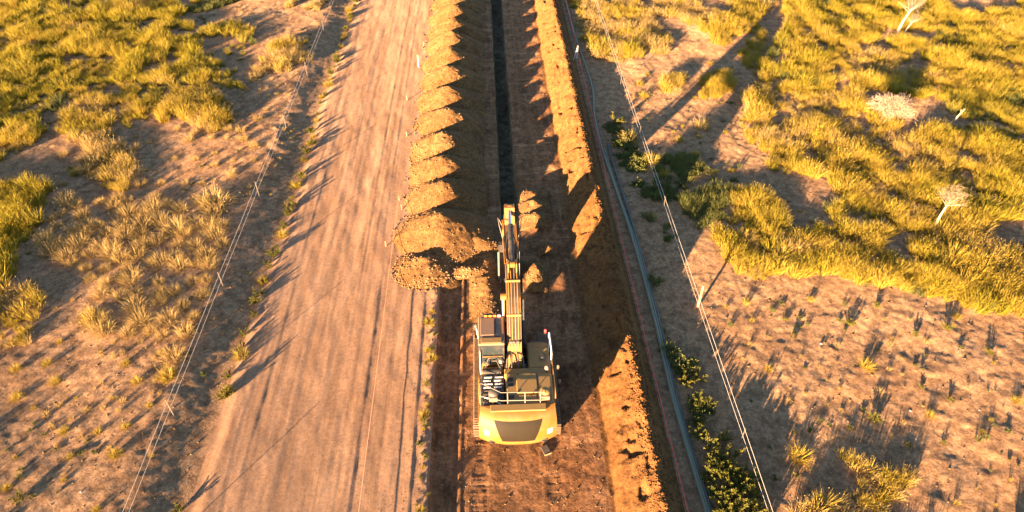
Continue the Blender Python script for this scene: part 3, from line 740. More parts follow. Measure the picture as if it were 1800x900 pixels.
# weeds in the drain and on the road verge
r_ = np.random.default_rng(61)
for y in np.concatenate([np.linspace(22.0, 76, 84)]):
    y = y + r_.normal(0, .35)
    if r_.random() < .22: continue
    x = float(ditch_x(y)) + r_.normal(.02, .12)
    plant('drain_weed', random.choice(['weed', 'weed', 'tuss']), x, y, .45 + .6 * r_.random() ** 1.8, 'yellow-green weed in the drain, ' + ('far stretch near the top edge' if y > 50 else 'middle stretch level with the soil heaps' if y > 33 else 'near stretch left of the excavator'), 'weed', 'weeds in the roadside drain', hs=1.1)
plant('drain_weed', 'weed', -14.1, 15.6, .75, 'dark green weed in the drain at the bottom edge', 'weed', None)
for y in np.linspace(13.5, 27.5, 46):
    y = y + r_.normal(0, .2)
    if r_.random() < .2: continue
    plant('verge_weed', random.choice(['weed', 'tuss', 'herb']), -3.45 + r_.normal(0, .16), y, .2 + .4 * r_.random() ** 1.5, 'small golden weed on the crumbling right edge of the road', 'weed', 'weeds on the right road edge')
# big leafy clump by the pipes and smaller green ones above it
big = [(10.2, 17.7, 1.3), (9.8, 18.4, 1.1), (10.9, 17.0, 1.5), (10.1, 16.4, 1.5), (11.3, 16.2, 1.2), (10.6, 15.4, 1.6), (9.7, 15.3, 1.3), (11.5, 15.3, 1.0), (10.2, 14.3, 1.6), (11.0, 14.2, 1.3), (9.8, 13.4, 1.3), (9.9, 19.0, .8), (10.9, 18.2, .9), (11.8, 16.0, .7), (10.4, 16.9, 1.2), (11.2, 15.7, 1.1), (10.0, 17.0, 1.2), (9.9, 14.6, 1.3), (11.4, 14.6, 1.0), (10.7, 16.2, 1.4), (10.4, 15.0, 1.4), (9.6, 16.2, 1.0), (10.7, 13.5, 1.4), (11.7, 14.0, .9)]
for i, (x, y, s) in enumerate(big):
    plant('leafy_shrub', 'weed', x, y, s * 1.05, 'leafy green-gold shrub in the big clump beside the pipes at the bottom', 'shrub', 'shrubs of the big clump by the pipes')
for x, y, s in ((9.9, 21.6, 1.2), (10.6, 21.8, 1.0), (10.1, 20.4, 1.1), (10.7, 20.2, .8)):
    plant('leafy_shrub', 'weed', x, y, s, 'leafy green shrub in shade beside the pipes above the big clump', 'shrub', 'shaded shrubs by the pipes')

# ------------------------------------------------------------------ dead trees
def twig_mesh(name, n, rad, seed, w=.008, L=.42, flat=.95):
    """cloud of short crooked twigs filling a lobed ball"""
    r = np.random.default_rng(seed)
    d = r.normal(0, 1, (n, 3)); d /= np.linalg.norm(d, axis=1)[:, None]
    lob = .75 + .35 * np.sin(d[:, 0] * 4 + seed) * np.cos(d[:, 1] * 5 + 1)
    c = d * (rad * lob * r.random(n) ** .45)[:, None]; c[:, 2] *= flat
    t = d + r.normal(0, .7, (n, 3)); t /= np.linalg.norm(t, axis=1)[:, None]
    u = np.cross(t, r.normal(0, 1, (n, 3))); u /= np.linalg.norm(u, axis=1)[:, None]
    l = (L * rad * (.5 + r.random(n)))[:, None]; k = r.normal(0, .25, (n, 3)) * l
    V = np.stack([c - t * l * .5 - u * w, c - t * l * .5 + u * w, c + k + u * w, c + k - u * w, c + t * l * .5 + k * .4], 1).reshape(-1, 3)
    b = np.arange(n)[:, None] * 5
    F = [tuple(q) for q in (b + np.array([[0, 1, 2, 3]])).tolist()] + [tuple(q) for q in (b + np.array([[3, 2, 4]])).tolist()]
    me = fast_mesh(name, V, F, False)
    C = np.repeat(np.stack([r.random(n), r.random(n), np.zeros(n), np.ones(n)], -1), 5, 0).astype(np.float32)
    at = me.color_attributes.new('blade', 'FLOAT_COLOR', 'POINT'); at.data.foreach_set('color', C.ravel())
    return me

def dead_tree(name, x, y, h, lean, fork, seed, label, crown, r0=.09):
    r = random.Random(seed); z = float(terrain(x, y)); root = empty(name, (x, y, z))
    top = Vector((lean[0], lean[1], fork)); mid = top * .5 + Vector((-.12 * lean[0] + .05, .08, 0))
    MB().tube([(0, 0, -.15), mid * .5, mid, top], [r0 * 1.25, r0, r0 * .85, r0 * .6], 8).build('trunk', M['deadwood'], root)
    br = MB()
    for k in range(9):
        a = r.random() * 6.283; d = Vector((math.cos(a), math.sin(a), r.uniform(.3, 1.1))).normalized(); L = (h - fork) * r.uniform(.7, 1.1)
        p0 = top * r.uniform(.8, 1); p1 = p0 + d * L * .5 + Vector((0, 0, .06)); p2 = p0 + d * L + Vector((r.uniform(-.1, .1), r.uniform(-.1, .1), .1))
        br.tube([p0, p1, p2], [r0 * .30, r0 * .18, r0 * .06], 5)
    br.build('branch', M['deadwood'], root)
    tw = obj('crown', twig_mesh('twigs', crown, (h - fork) * .75, seed), M['g_pale'], root, loc=tuple(top + Vector((0, 0, (h - fork) * .38))))
    tag(root, label, 'dead tree'); return root
dead_tree('dead_tree', 29.1, 33.6, 3.4, (.25, .1), 2.1, 3, 'thin dead tree with a pale twig crown in the golden field', 420, .085)
dead_tree('dead_tree', 40.8, 63.7, 4.0, (.9, .5), 2.3, 5, 'bleached leaning dead tree at the top of the golden field', 420, .15)
dead_tree('dead_tree', 41.5, 63.6, 2.2, (.5, .2), 1.1, 8, 'small bent dead sapling right of the leaning dead tree', 120, .09)
def dead_bush(x, y, s, label):
    z = float(terrain(x, y)); root = empty('dead_bush', (x, y, z))
    MB().tube([(0, 0, -.1), (.05, .02, .3), (.02, .1, .6)], [.06, .05, .03], 7).build('stem', M['deadwood'], root)
    obj('crown', twig_mesh('twigs', 4200, 1.3 * s, 77, .012, .26, .62), M['g_bush'], root, loc=(0, 0, .95))
    tag(root, label, 'dead bush')
dead_bush(32.4, 47.4, 1.35, 'round bleached dead bush at the edge of a bare patch')
bd = MB(); bd.tube([(0, 0, -.1), (.1, .05, .35), (.3, .1, .75), (.55, .2, 1.0)], [.09, .08, .06, .03], 8); bd.tube([(.28, .1, .7), (.3, .3, .95)], [.04, .02], 6)
o = bd.build('dead_stump', M['deadwood'], None, (37.4, 46.6, float(terrain(37.4, 46.6)))); tag(o, 'bent bleached dead stump right of the dead bush', 'stump')

# ------------------------------------------------------------------ fences
def fence(x, y0, y1, spacing, label, off, timber=None):
    root = empty('wire_fence', (x, y0, 0)); tag(root, label, 'fence')
    ys = list(np.arange(y0, y1, spacing) + off)
    for hz, rr in ((1.12, .0105), (.66, .009)):
        pts = []
        for i, y in enumerate(ys):
            pts.append((0, y - y0, float(terrain(x, y)) * .3 + hz))
            if i < len(ys) - 1: pts.append((0, y + spacing / 2 - y0, float(terrain(x, y)) * .3 + hz - .03))
        MB().tube(pts, rr, 6).build('wire', M['wire'], root)
    for y in ys:
        if timber and abs(y - timber) < spacing * .45: continue
        z = float(terrain(x, y))
        b = MB(); b.box(-.02, .02, y - y0 - .004, y - y0 + .004, z - .2, z + 1.25); b.box(-.004, .004, y - y0, y - y0 + .03, z - .2, z + 1.25)
        b.build('picket', M['picket'], root)
    if timber:
        z = float(terrain(x + .2, timber))
        MB().tube([(.22, timber - y0, z - .3), (.22, timber - y0, z + 1.7)], [.075, .065], 10).build('timber_post', M['timber'], root)
fence(-15.9, -20, 140, 9.0, 'two-strand wire fence running along the left of the road drain', 4.6)
fence(11.66, -20, 140, 9.0, 'two-strand wire fence with a timber post right of the pipes', 2.0, timber=27.1)

# ------------------------------------------------------------------ pipes, strings, stakes, small things
def ptube(name, pts, r, mat, label, cat, lift=0.0, group=None, n=10):
    from mathutils import geometry
    P = []
    for i in range(len(pts) - 1):
        a = Vector(pts[max(i - 1, 0)]); b = Vector(pts[i]); c = Vector(pts[i + 1]); d = Vector(pts[min(i + 2, len(pts) - 1)])
        m = max(3, int((c - b).length / .8))
        for k in range(m):
            t = k / m
            P.append(.5 * ((2 * b) + (c - a) * t + (2 * a - 5 * b + 4 * c - d) * t * t + (3 * b - a - 3 * c + d) * t ** 3))
    P.append(Vector(pts[-1]))
    P = [(p[0], p[1], float(terrain(p[0], p[1])) + r + lift) for p in P]
    o = MB().tube(P, r, n).build(name, M[mat]); tag(o, label, cat, group); return o
ptube('pipe', [(8.95, 120), (8.75, 75), (8.75, 64.6), (9.1, 54), (8.66, 48.7), (8.62, 43.2), (9.08, 33.6), (9.12, 26.3), (8.98, 21.5), (9.0, 18.7), (9.2, 12), (9.3, 2)], .085, 'pipe', 'pale grey-green pipe running the whole length beside the berm', 'pipe', .05, 'pipes laid beside the berm')
ptube('pipe', [(9.15, 44.4), (9.14, 42.5), (9.30, 37), (9.36, 33.6), (9.38, 26.3), (9.22, 21.5), (9.22, 18.7), (9.45, 12), (9.55, 2)], .07, 'pipedark', 'dark blue-grey pipe on the far side of the pale pipes', 'pipe', .04, 'pipes laid beside the berm')
ptube('pipe', [(8.80, 43.8), (8.84, 41), (9.02, 36.5), (9.24, 33.0), (9.26, 26.3), (9.10, 21.0), (9.13, 18.0), (9.33, 12), (9.43, 2)], .05, 'pipe', 'thinner grey pipe wedged between the pale and the dark pipe', 'pipe', .10, 'pipes laid beside the berm')
def string(name, pts, mat, label, zh, r=.013, stake=True):
    root = empty(name, (pts[0][0], pts[0][1], 0)); tag(root, label, 'string line')
    P = [(x - pts[0][0], y - pts[0][1], float(terrain(x, y)) * .5 + zh) for x, y in pts]
    MB().tube(P, r, 6).build('cord', M[mat], root)
    if stake:
        for (x, y), p in zip(pts, P):
            MB().box(p[0] - .018, p[0] + .018, p[1] - .018, p[1] + .018, float(terrain(x, y)) - .15, p[2] + .06).build('peg', M['timber'], root)
string('string_line', [(8.75, 100), (8.65, 80), (8.55, 64), (8.42, 51), (8.30, 40), (8.25, 30), (8.22, 22), (8.22, 14.6), (8.22, 6)], 'string', 'red string line on pegs at the foot of the berm', .55, .021)
string('string_line', [(-6.25, 38), (-6.0, 4)], 'ostring', 'faint orange string line stretched along the dirt road', .32, .013)

s1 = MB(); s1.box(-.03, .03, -.012, .012, -.2, 1.25); z = float(terrain(8.42, 59.2))
root = empty('survey_stake', (8.42, 59.2, z)); tag(root, 'white survey stake with a brace at the far berm foot', 'stake')
s1.build('stake', M['white'], root)
MB().tube([(.0, 0, 1.2), (-.35, -.35, .0)], .022, 6).build('brace', M['white'], root)
root = empty('survey_stake', (-6.15, 58.0, 0)); tag(root, 'white survey stake at the road side of the heaps', 'stake')
MB().box(-.03, .03, -.012, .012, -.2, 1.2).build('stake', M['white'], root)
for i, (x, y) in enumerate(((-6.7, 33.2), (-6.0, 37.0), (-6.35, 46.3), (-6.75, 52.0), (-5.95, 62.5))):
    root = empty('marker_peg', (x, y, float(terrain(x, y))))
    tag(root, '%s plain timber marker peg at the left foot of the heaps' % ['nearest', 'second', 'third', 'fourth', 'farthest'][i], 'peg', 'marker pegs beside the heaps')
    MB().box(-.025, .025, -.025, .025, -.15, .42).build('peg', M['timber'], root)
for x, y, s, lab in ((17.9, 24.0, .16, 'pale stone with a long shadow in the lower right'), (20.7, 19.5, .15, 'round pale stone on the lower right bare ground'), (20.2, 17.9, .10, 'small pale stone just below the round pale stone'), (24.2, 19.4, .11, 'small pale stone near the lower right edge'), (-18.7, 16.6, .13, 'pale stone left of the lower left wires')):
    me = clod_mesh('stone', np.array([[0., 0.]]), s, s * 1.05, lambda a, b: a * 0, int(x * 10) + 700, M['stone'])
    o = obj('stone', me, M['stone'], None, (x, y, float(terrain(x, y)))); tag(o, lab, 'stone')
    sub = o.modifiers.new('round', 'SUBSURF'); sub.levels = 1; sub.render_levels = 1
rt = empty('steel_plate', (2.35, 18.15, float(terrain(2.35, 18.15)) + .02), .35); tag(rt, 'small dark steel plate on the ground behind the excavator', 'plate')
MB().box(-.17, .17, -.24, .24, .0, .05, .01).build('plate', M['steel'], rt)
MB().box(-.17, .17, -.275, -.245, .0, .07).build('lip', M['timber'], rt)

# ------------------------------------------------------------------ excavator
def excavator(cx, cy, zb):
    E = empty('excavator', (cx, cy, zb))
    tag(E, 'large yellow tracked excavator with its boom reaching over the trench', 'excavator')
    Yl, Bk, St = M['yellow'], M['black'], M['steel']
    # ---- tracks
    for sx in (-1, 1):
        xi, xo = sx * 1.36, sx * 2.10; x0, x1 = min(xi, xo), max(xi, xo)
        b = MB(); b.prism([(-2.5, .28), (2.5, .28), (2.7, .5), (2.5, .86), (-2.5, .86), (-2.7, .5)], x0 + .14, x1 - .14)
        tr = b.build('track', M['steel'], E)
        sh = MB(); half = 2.48; rad = .55; per = 4 * half + 2 * math.pi * rad; n = 58
        for k in range(n):
            s = per * k / n
            if s < 2 * half: p = (-half + s, 2 * rad); a = 0
            elif s < 2 * half + math.pi * rad:
                q = (s - 2 * half) / rad; p = (half + rad * math.sin(q), rad + rad * math.cos(q)); a = -q
            elif s < 4 * half + math.pi * rad: p = (half - (s - 2 * half - math.pi * rad), 0); a = math.pi
            else:
                q = (s - 4 * half - math.pi * rad) / rad; p = (-half - rad * math.sin(q), rad - rad * math.cos(q)); a = math.pi - q
            ca, sa = math.cos(a), math.sin(a); c_ = (p[0], p[1] + .06)
            def plate(u0, u1, v0, v1, xa, xb):
                V = [(x, c_[0] + u * ca - v * sa, c_[1] + u * sa + v * ca) for x in (xa, xb) for u, v in ((u0, v0), (u1, v0), (u1, v1), (u0, v1))]
                sh.add(V, [(0, 1, 2, 3), (7, 6, 5, 4), (0, 4, 5, 1), (1, 5, 6, 2), (2, 6, 7, 3), (3, 7, 4, 0)])
            plate(-.10, .10, -.03, .0, x0, x1)
            for g in (-.08, 0, .08): plate(g - .012, g + .012, .0, .045, x0 + .01, x1 - .01)
        sho = sh.build('track_shoes', M['shoe'], tr); tag(sho, kind='stuff')
        for yy, nm in ((2.48, 'idler_wheel'), (-2.48, 'drive_sprocket')):
            MB().tube([(x0 + .1, yy, .61), (x1 - .1, yy, .61)], .47, 18).build(nm, M['steel'], tr)
        for yy in np.linspace(-1.9, 1.9, 8): MB().tube([(x0 + .12, yy, .25), (x1 - .12, yy, .25)], .16, 10).build('track_roller', M['steel'], tr)
    b = MB(); b.box(-1.35, 1.35, -.9, .9, .55, .95, .05); b.box(-1.3, 1.3, -2.0, -1.4, .5, .8, .04); b.box(-1.3, 1.3, 1.4, 2.0, .5, .8, .04)
    b.tube([(0, 0, .9), (0, 0, 1.28)], .85, 24); b.build('car_body', M['steel'], E)
    # ---- upper frame
    b = MB(); b.box(-1.74, 1.74, -3.1, .2, 1.26, 1.55, .03); b.box(-1.74, -.42, .2, 1.62, 1.26, 1.5, .03); b.box(.62, 1.74, .2, 1.3, 1.26, 1.55, .03); b.box(-.42, .62, .2, 1.2, 1.2, 1.42, .02)
    fr = b.build('upper_frame', Bk, E)
    # side skirts / walkways
    for sx, y1 in ((-1, -.4), (1, 1.0)):
        b = MB(); b.box(min(sx * 1.74, sx * 1.86), max(sx * 1.74, sx * 1.86), -3.05, y1, 1.36, 1.50, .02); b.build('walkway', Yl, E)
    # ---- counterweight
    nx = 21; xs = np.linspace(-1.80, 1.80, nx)
    def yr(x): return -4.12 + .42 * abs(x / 1.8) ** 2.6
    lev = [(1.10, .16), (1.22, .03), (1.45, .0), (1.95, .04), (2.35, .20), (2.58, .38), (2.70, .58), (2.74, .78)]
    V = []; F = []
    for z, ins in lev:
        for x in xs:
            sq = 1 - .035 * max(0, (z - 2.2) / .5)
            V.append((x * sq, yr(x) + ins, z))
    for i in range(len(lev) - 1):
        for k in range(nx - 1): F.append((i * nx + k, i * nx + k + 1, (i + 1) * nx + k + 1, (i + 1) * nx + k))
    bm = MB(); bm.add(V, F, True)
    front = -2.98
    nl = len(lev)
    V2 = [(x * (1 - .035), yr(x) + lev[-1][1], lev[-1][0]) for x in xs] + [(x * (1 - .035), front, lev[-1][0]) for x in xs]
    bm.add(V2, [(k, k + 1, nx + k + 1, nx + k) for k in range(nx - 1)])
    V2 = [(x, yr(x) + lev[0][1], lev[0][0]) for x in xs] + [(x, front, lev[0][0]) for x in xs]
    bm.add(V2, [(k, k + 1, nx + k + 1, nx + k) for k in range(nx - 1)])
    for sx, kx in ((-1, 0), (1, nx - 1)):
        side = [V[i * nx + kx] for i in range(nl)] + [(V[(nl - 1) * nx + kx][0], front, lev[-1][0]), (V[kx][0], front, lev[0][0])]
        bm.add(side, [tuple(range(len(side)))])
    bm.add([(-1.74, front, 1.1), (1.74, front, 1.1), (1.74, front, 2.74), (-1.74, front, 2.74)], [(0, 1, 2, 3)])
    cw = bm.build('counterweight', Yl, E); 
    def cwp(x, t, o_=.0):          # point on the rear face, t = height
        for i in range(len(lev) - 1):
            if lev[i][0] <= t <= lev[i + 1][0]:
                f = (t - lev[i][0]) / (lev[i + 1][0] - lev[i][0]); ins = lev[i][1] * (1 - f) + lev[i + 1][1] * f; break
        return (x, yr(x) + ins - o_, t)
    # recessed-looking rear panel, following the curve
    V = []; F = []; ts = [1.50, 1.56, 1.8, 1.95, 2.15, 2.35, 2.46, 2.56]; m = 13
    for i, t in enumerate(ts):
        hw = .74 + (1.10 - .74) * (t - 1.50) / 1.06
        for k in range(m): V.append(cwp(-hw + 2 * hw * k / (m - 1), t, .012 + .01 * (0 < i < len(ts) - 1)))
    for i in range(len(ts) - 1):
        for k in range(m - 1): F.append((i * m + k, i * m + k + 1, (i + 1) * m + k + 1, (i + 1) * m + k))
    MB().add(V, F, True).build('rear_panel', M['greypanel'], cw)
    for sx in (-1, 1):
        V = []; F = []
        for i in range(4):
            for k in range(4): V.append(cwp(sx * 1.45 - .12 + .08 * k, 1.72 + .10 * i, .008))
        for i in range(3):
            for k in range(3): F.append((i * 4 + k, i * 4 + k + 1, (i + 1) * 4 + k + 1, (i + 1) * 4 + k))
        d = MB().add(V, F, True).build('sticker', M['white'], cw)
        V = [cwp(sx * 1.45 + a, 1.86 + c, .014) for a, c in ((-.07, -.04), (.06, -.02), (.05, .03), (-.06, .02))]
        MB().add(V, [(0, 1, 2, 3)]).build('sticker_mark', M['steel'], d)
        p = cwp(sx * 1.2, 1.34, .0)
        b = MB(); b.box(p[0] - .13, p[0] + .13, p[1] - .04, p[1] + .05, p[2] - .06, p[2] + .06, .02); b.tube([(p[0] - .1, p[1] - .05, p[2]), (p[0], p[1] - .13, p[2] + .02), (p[0] + .1, p[1] - .05, p[2])], .022, 6)
        b.build('lifting_eye', Bk, cw)
    b = MB(); b.box(-1.25, 1.3, -3.36, -2.99, 2.745, 2.83, .02); b.build('top_plate', M['dusty'], cw)
    # ---- engine hood and deck panels
    b = MB(); b.box(-.50, 1.70, -2.95, -1.12, 1.55, 2.72, .06); hd = b.build('engine_hood', M['dusty'], E)
    b = MB(); b.box(.0, .98, -2.35, -1.2, 2.722, 2.80, .03); b.build('hood_hatch', M['dusty'], hd)
    b = MB(); b.box(1.02, 1.62, -2.5, -1.2, 2.722, 2.775, .02); b.build('hood_hatch', M['dusty'], hd)
    for yy in (-1.5, -1.82, -2.5):
        b = MB()
        for q in range(5): b.box(-.40, -.14, yy - .11 + q * .045, yy - .085 + q * .045, 2.722, 2.745)
        b.build('vent_louvre', Bk, hd)
    b = MB(); b.box(.1, .9, -2.92, -2.45, 2.722, 2.76, .01); b.build('hood_panel', M['dusty'], hd)
    for yy in (-2.3, -1.26):
        for xx in (.08, .90): MB().box(xx - .04, xx + .04, yy - .02, yy + .02, 2.80, 2.825).build('hatch_latch', Bk, hd)
    b = MB(); b.box(-.55, 1.70, -1.10, -.72, 1.55, 2.60, .04); b.build('bulkhead', M['dusty'], E)
    # ---- cooling bay behind the cab, black with pale tread strips
    b = MB(); b.box(-1.68, -.56, -2.95, -.75, 1.55, 2.28, .04); cb = b.build('cooling_bay', Bk, E)
    for i in range(6):
        for j in range(2):
            x0 = -1.58 + j * .52 + (.0 if i % 2 else .05); b = MB(); yy = -1.0 - i * .20
            b.box(x0, x0 + .40 - .04 * (i % 2), yy - .035, yy + .035, 2.282, 2.31); b.build('tread_strip', M['white'] if i < 4 else M['steel'], cb)
    b = MB(); b.tube([(-1.6, -.62, 2.25), (-.7, -.62, 2.25)], .16, 14); b.build('air_duct', Bk, cb)
    for i, pts in enumerate(([(-1.6, -2.9, 2.3), (-1.5, -2.6, 2.6), (-1.2, -2.5, 2.5), (-1.1, -2.2, 2.35)], [(-1.5, -2.2, 2.3), (-1.2, -2.45, 2.55), (-.8, -2.7, 2.5), (-.7, -2.9, 2.35)], [(-1.62, -2.4, 2.3), (-1.45, -2.75, 2.52), (-1.0, -2.85, 2.5)])):
        MB().tube(pts, .035, 7).build('coolant_hose', M['white'] if i == 1 else M['hose'], cb)
    # exhaust and air cleaner
    for nm, xx, yy, zt in (('exhaust_stack', -1.10, -2.55, 3.15), ('air_cleaner', 1.30, -2.55, 3.15)):
        b = MB(); b.tube([(xx, yy, 2.25), (xx, yy, zt - .16)], .10, 12); s_ = b.build(nm, M['steel'], E)
        b = MB(); b.tube([(xx, yy, zt - .22), (xx, yy, zt - .02)], .24, 16); b.dome((xx, yy, zt - .02), .24, .14, 16); b.build('cap', M['dusty'] if xx > 0 else M['steel'], s_)
        b = MB(); b.box(xx - .2, xx + .2, yy - .34, yy - .06, zt - .28, zt - .02, .03); b.build('cowl', M['roof'], s_)
        b = MB(); b.box(xx - .05, xx + .05, yy - .30, yy - .2, 2.3, zt - .25); b.build('bracket', Bk, s_)
    # ---- right side: tank, tool box, steps
    b = MB(); b.box(.66, 1.70, -.70, .55, 1.55, 2.58, .05); tk = b.build('fuel_tank', M['dusty'], E)
    b = MB(); b.tube([(1.38, -.1, 2.58), (1.38, -.1, 2.68)], .12, 14); b.tube([(1.38, -.1, 2.68), (1.38, -.1, 2.71)], .09, 14); b.build('filler_cap', Bk, tk)
    b = MB(); b.box(1.22, 1.56, -.32, .12, 2.582, 2.61, .01); b.build('filler_tray', M['steel'], tk)
    b = MB(); b.box(.64, 1.68, .57, 1.08, 1.55, 2.42, .05); b.build('tool_box', M['dusty'], E)
    b = MB(); b.box(.86, 1.52, 1.10, 1.62, 1.30, 1.90, .03); stp = b.build('front_step', Bk, E)
    for i in range(4): MB().box(.90, 1.48, 1.16 + i * .12, 1.20 + i * .12, 1.902, 1.925).build('tread_strip', M['steel'], stp)
    # ---- handrails
    def rail(pts, r=.014, mat='rail', nm='handrail'):
        return MB().tube(pts, r, 8).build(nm, M[mat], E)
    rail([(1.78, 1.15, 1.6), (1.78, 1.12, 3.05), (1.78, .95, 3.18), (1.78, -.15, 3.18), (1.78, -.3, 3.05), (1.78, -.3, 1.6)], .036, 'white')
    rail([(1.78, -.55, 1.6), (1.78, -.55, 2.95), (1.78, -.7, 3.05), (1.78, -2.5, 3.05), (1.78, -2.65, 2.9), (1.78, -2.65, 1.55)], .03, 'yellow')
    rail([(-1.72, -2.05, 1.55), (-1.72, -2.05, 3.2), (-1.6, -2.15, 3.3), (-.75, -2.68, 3.3), (1.2, -2.72, 3.3), (1.34, -2.72, 3.2), (1.34, -2.72, 2.7)])
    rail([(-1.72, -2.6, 1.55), (-1.72, -2.6, 2.95), (-1.6, -2.66, 3.02), (-.75, -2.92, 3.02), (1.2, -2.96, 3.02)], .02)
    for xx in (-.45, .35, 1.05): rail([(xx, -2.93, 2.72), (xx, -2.93, 3.02), (xx, -2.70, 3.3)], .022)
    rail([(-.5, -2.95, 2.72), (-.9, -2.75, 2.45), (-.8, -2.3, 2.4)], .026, 'steel')
    rail([(-1.78, -1.9, 1.5), (-1.78, -1.9, 2.5), (-1.78, -.6, 2.5), (-1.78, -.6, 1.5)], .024, 'yellow')
    # side lamps / mirrors
    for nm, pts, c_, mt in (('mirror', [(1.74, -1.0, 2.5), (2.02, -.92, 2.75)], (2.06, -.9, 2.8), 'steel'), ('camera', [(1.74, -1.6, 2.5), (2.05, -1.62, 2.6)], (2.08, -1.62, 2.62), 'steel'), ('mirror', [(1.70, 1.1, 2.3), (1.64, 1.35, 2.75)], (1.62, 1.42, 2.82), 'red')):
        t_ = MB().tube(pts, .02, 6).build(nm, Bk, E)
        b = MB(); b.box(c_[0] - .06, c_[0] + .06, c_[1] - .05, c_[1] + .05, c_[2] - .14, c_[2] + .14, .03); b.build('glass', M[mt], t_)
    b = MB(); b.tube([(-.70, -.62, 2.28), (-.70, -.62, 2.95)], .03, 8); bc = b.build('beacon', Bk, E)
    b = MB(); b.tube([(-.70, -.62, 2.95), (-.70, -.62, 3.05)], .10, 12); b.dome((-.70, -.62, 3.05), .10, .09, 12); b.build('lens', M['rail'], bc)
    b = MB(); b.tube([(1.5, -1.0, 2.6), (1.5, -1.0, 2.85)], .03, 8); bc = b.build('beacon', Bk, E)
    b = MB(); b.tube([(1.5, -1.0, 2.85), (1.5, -1.0, 2.94)], .11, 12); b.dome((1.5, -1.0, 2.94), .11, .09, 12); b.build('lens', M['rail'], bc)
    # ---- cab
    cx0, cx1, cy0, cy1, cz0, cz1 = -1.76, -.50, -.12, 1.66, 1.52, 3.62
    b = MB(); b.box(cx0, cx1, cy0, cy1, cz0, cz0 + .75, .05); cab = b.build('cab', Yl, E)
    for px, py in ((cx0, cy0), (cx1 - .09, cy0), (cx0, cy1 - .09), (cx1 - .09, cy1 - .09), (cx0, .75)):
        MB().box(px, px + .09, py, py + .09, cz0 + .75, cz1, .015).build('pillar', Bk, cab)
    for q in ((cx0 + .02, cx0 + .035, cy0 + .09, .75), (cx0 + .02, cx0 + .035, .84, cy1 - .09), (cx1 - .035, cx1 - .02, cy0 + .09, cy1 - .09)):
        MB().box(q[0], q[1], q[2], q[3], cz0 + .75, cz1).build('side_window', M['glass'], cab)
    MB().box(cx0 + .09, cx1 - .09, cy1 - .035, cy1 - .02, cz0 + .4, cz1).build('windscreen', M['glass'], cab)
    MB().box(cx0 + .09, cx1 - .09, cy0 + .02, cy0 + .035, cz0 + .75, cz1).build('rear_window', M['glass'], cab)
    b = MB(); b.box(cx0 - .02, cx1 + .02, cy0 - .04, cy1 + .06, cz1, cz1 + .14, .05); rf = b.build('roof', M['roof'], cab)
    b = MB(); b.box(cx0 + .10, cx0 + .78, cy0 + .52, cy1 - .12, cz1 + .142, cz1 + .185, .02); b.build('roof_hatch', M['roof'], rf)
    b = MB(); b.box(cx0 + .82, cx1 - .20, cy0 + .45, cy1 - .12, cz1 + .142, cz1 + .158); b.build('roof_window', M['glass'], rf)
    b = MB(); b.box(cx0 + .12, cx1 - .14, cy0 + .02, cy0 + .36, cz1 + .142, cz1 + .18, .015); b.build('roof_panel', M['dusty'], rf)
    b = MB(); b.box(cx0 + .22, cx1 - .06, cy1 + .02, cy1 + .18, cz1 + .06, cz1 + .20, .02); b.build('light_bar', Bk, rf)
    for k in range(4):
        MB().box(cx0 + .30 + k * .22, cx0 + .46 + k * .22, cy1 - .05, cy1 + .018, cz1 + .145, cz1 + .26, .02).build('work_light', M['orange'] if k < 3 else M['white'], rf)
    b = MB(); b.tube([(cx0 - .04, cy1 - .05, cz0 + .6), (cx0 - .16, cy1 + .12, cz0 + 1.6), (cx0 - .16, cy1 - .2, cz0 + 1.75)], .028, 7); mr = b.build('mirror_arm', M['white'], cab)
    MB().box(cx0 - .28, cx0 - .06, cy1 + .05, cy1 + .10, cz0 + 1.2, cz0 + 1.62, .02).build('mirror', Bk, mr)
    b = MB(); b.tube([(cx0 + .05, cy0 - .05, cz0), (cx0 + .05, cy0 - .08, cz1 - .3)], .025, 7); b.build('grab_rail', M['white'], cab)
    for i, pts in enumerate(([(-1.6, -.2, 2.4), (-1.5, -.35, 2.75), (-1.25, -.45, 2.6)], [(-1.1, -.15, 2.5), (-.9, -.38, 2.8), (-.75, -.5, 2.4)], [(-1.5, -.5, 2.3), (-1.3, -.3, 2.9), (-.85, -.25, 2.9), (-.62, -.4, 2.4)])):
        MB().tube(pts, .03, 7).build('hose', M['hose'], E)
    b = MB(); b.box(-1.64, -.60, -.58, -.18, 1.55, 2.12, .03); b.build('step_box', M['dusty'], E)
    b = MB(); b.tube([(-1.6, -.2, 2.9), (-.62, -.2, 2.9)], .03, 8); b.build('cross_rail', M['yellow'], E)
    # ---- boom
    def offset_profile(cl, dep):
        up = []; dn = []
        for i, (p, d) in enumerate(zip(cl, dep)):
            a = Vector(cl[max(i - 1, 0)]); c = Vector(cl[min(i + 1, len(cl) - 1)]); t = (c - a).normalized(); n = Vector((-t[1], t[0]))
            up.append(tuple(Vector(p) + n * d / 2)); dn.append(tuple(Vector(p) - n * d / 2))
        return up, dn
    foot = (-.25, 2.05); nose = (6.5, 5.62)
    cl = [foot, (.55, 3.15), (1.35, 4.15), (1.9, 4.68), (2.5, 5.0), (3.2, 5.2), (4.4, 5.38), (5.6, 5.52), nose]
    dep = [.55, .82, 1.02, 1.10, 1.12, 1.05, .85, .66, .50]
    up, dn = offset_profile(cl, dep)
    bo = MB().prism(up + dn[::-1], -.33, .33).build('boom', M['boomyellow'], E)
    for sx in (-1, 1):       # flange edges
        MB().tube([(sx * .33, p[0], p[1]) for p in up], .018, 6).build('weld_edge', M['boomyellow'], bo)
    b = MB(); b.tube([(-.55, *foot), (.55, *foot)], .19, 16); b.build('boom_foot_pin', St, bo)
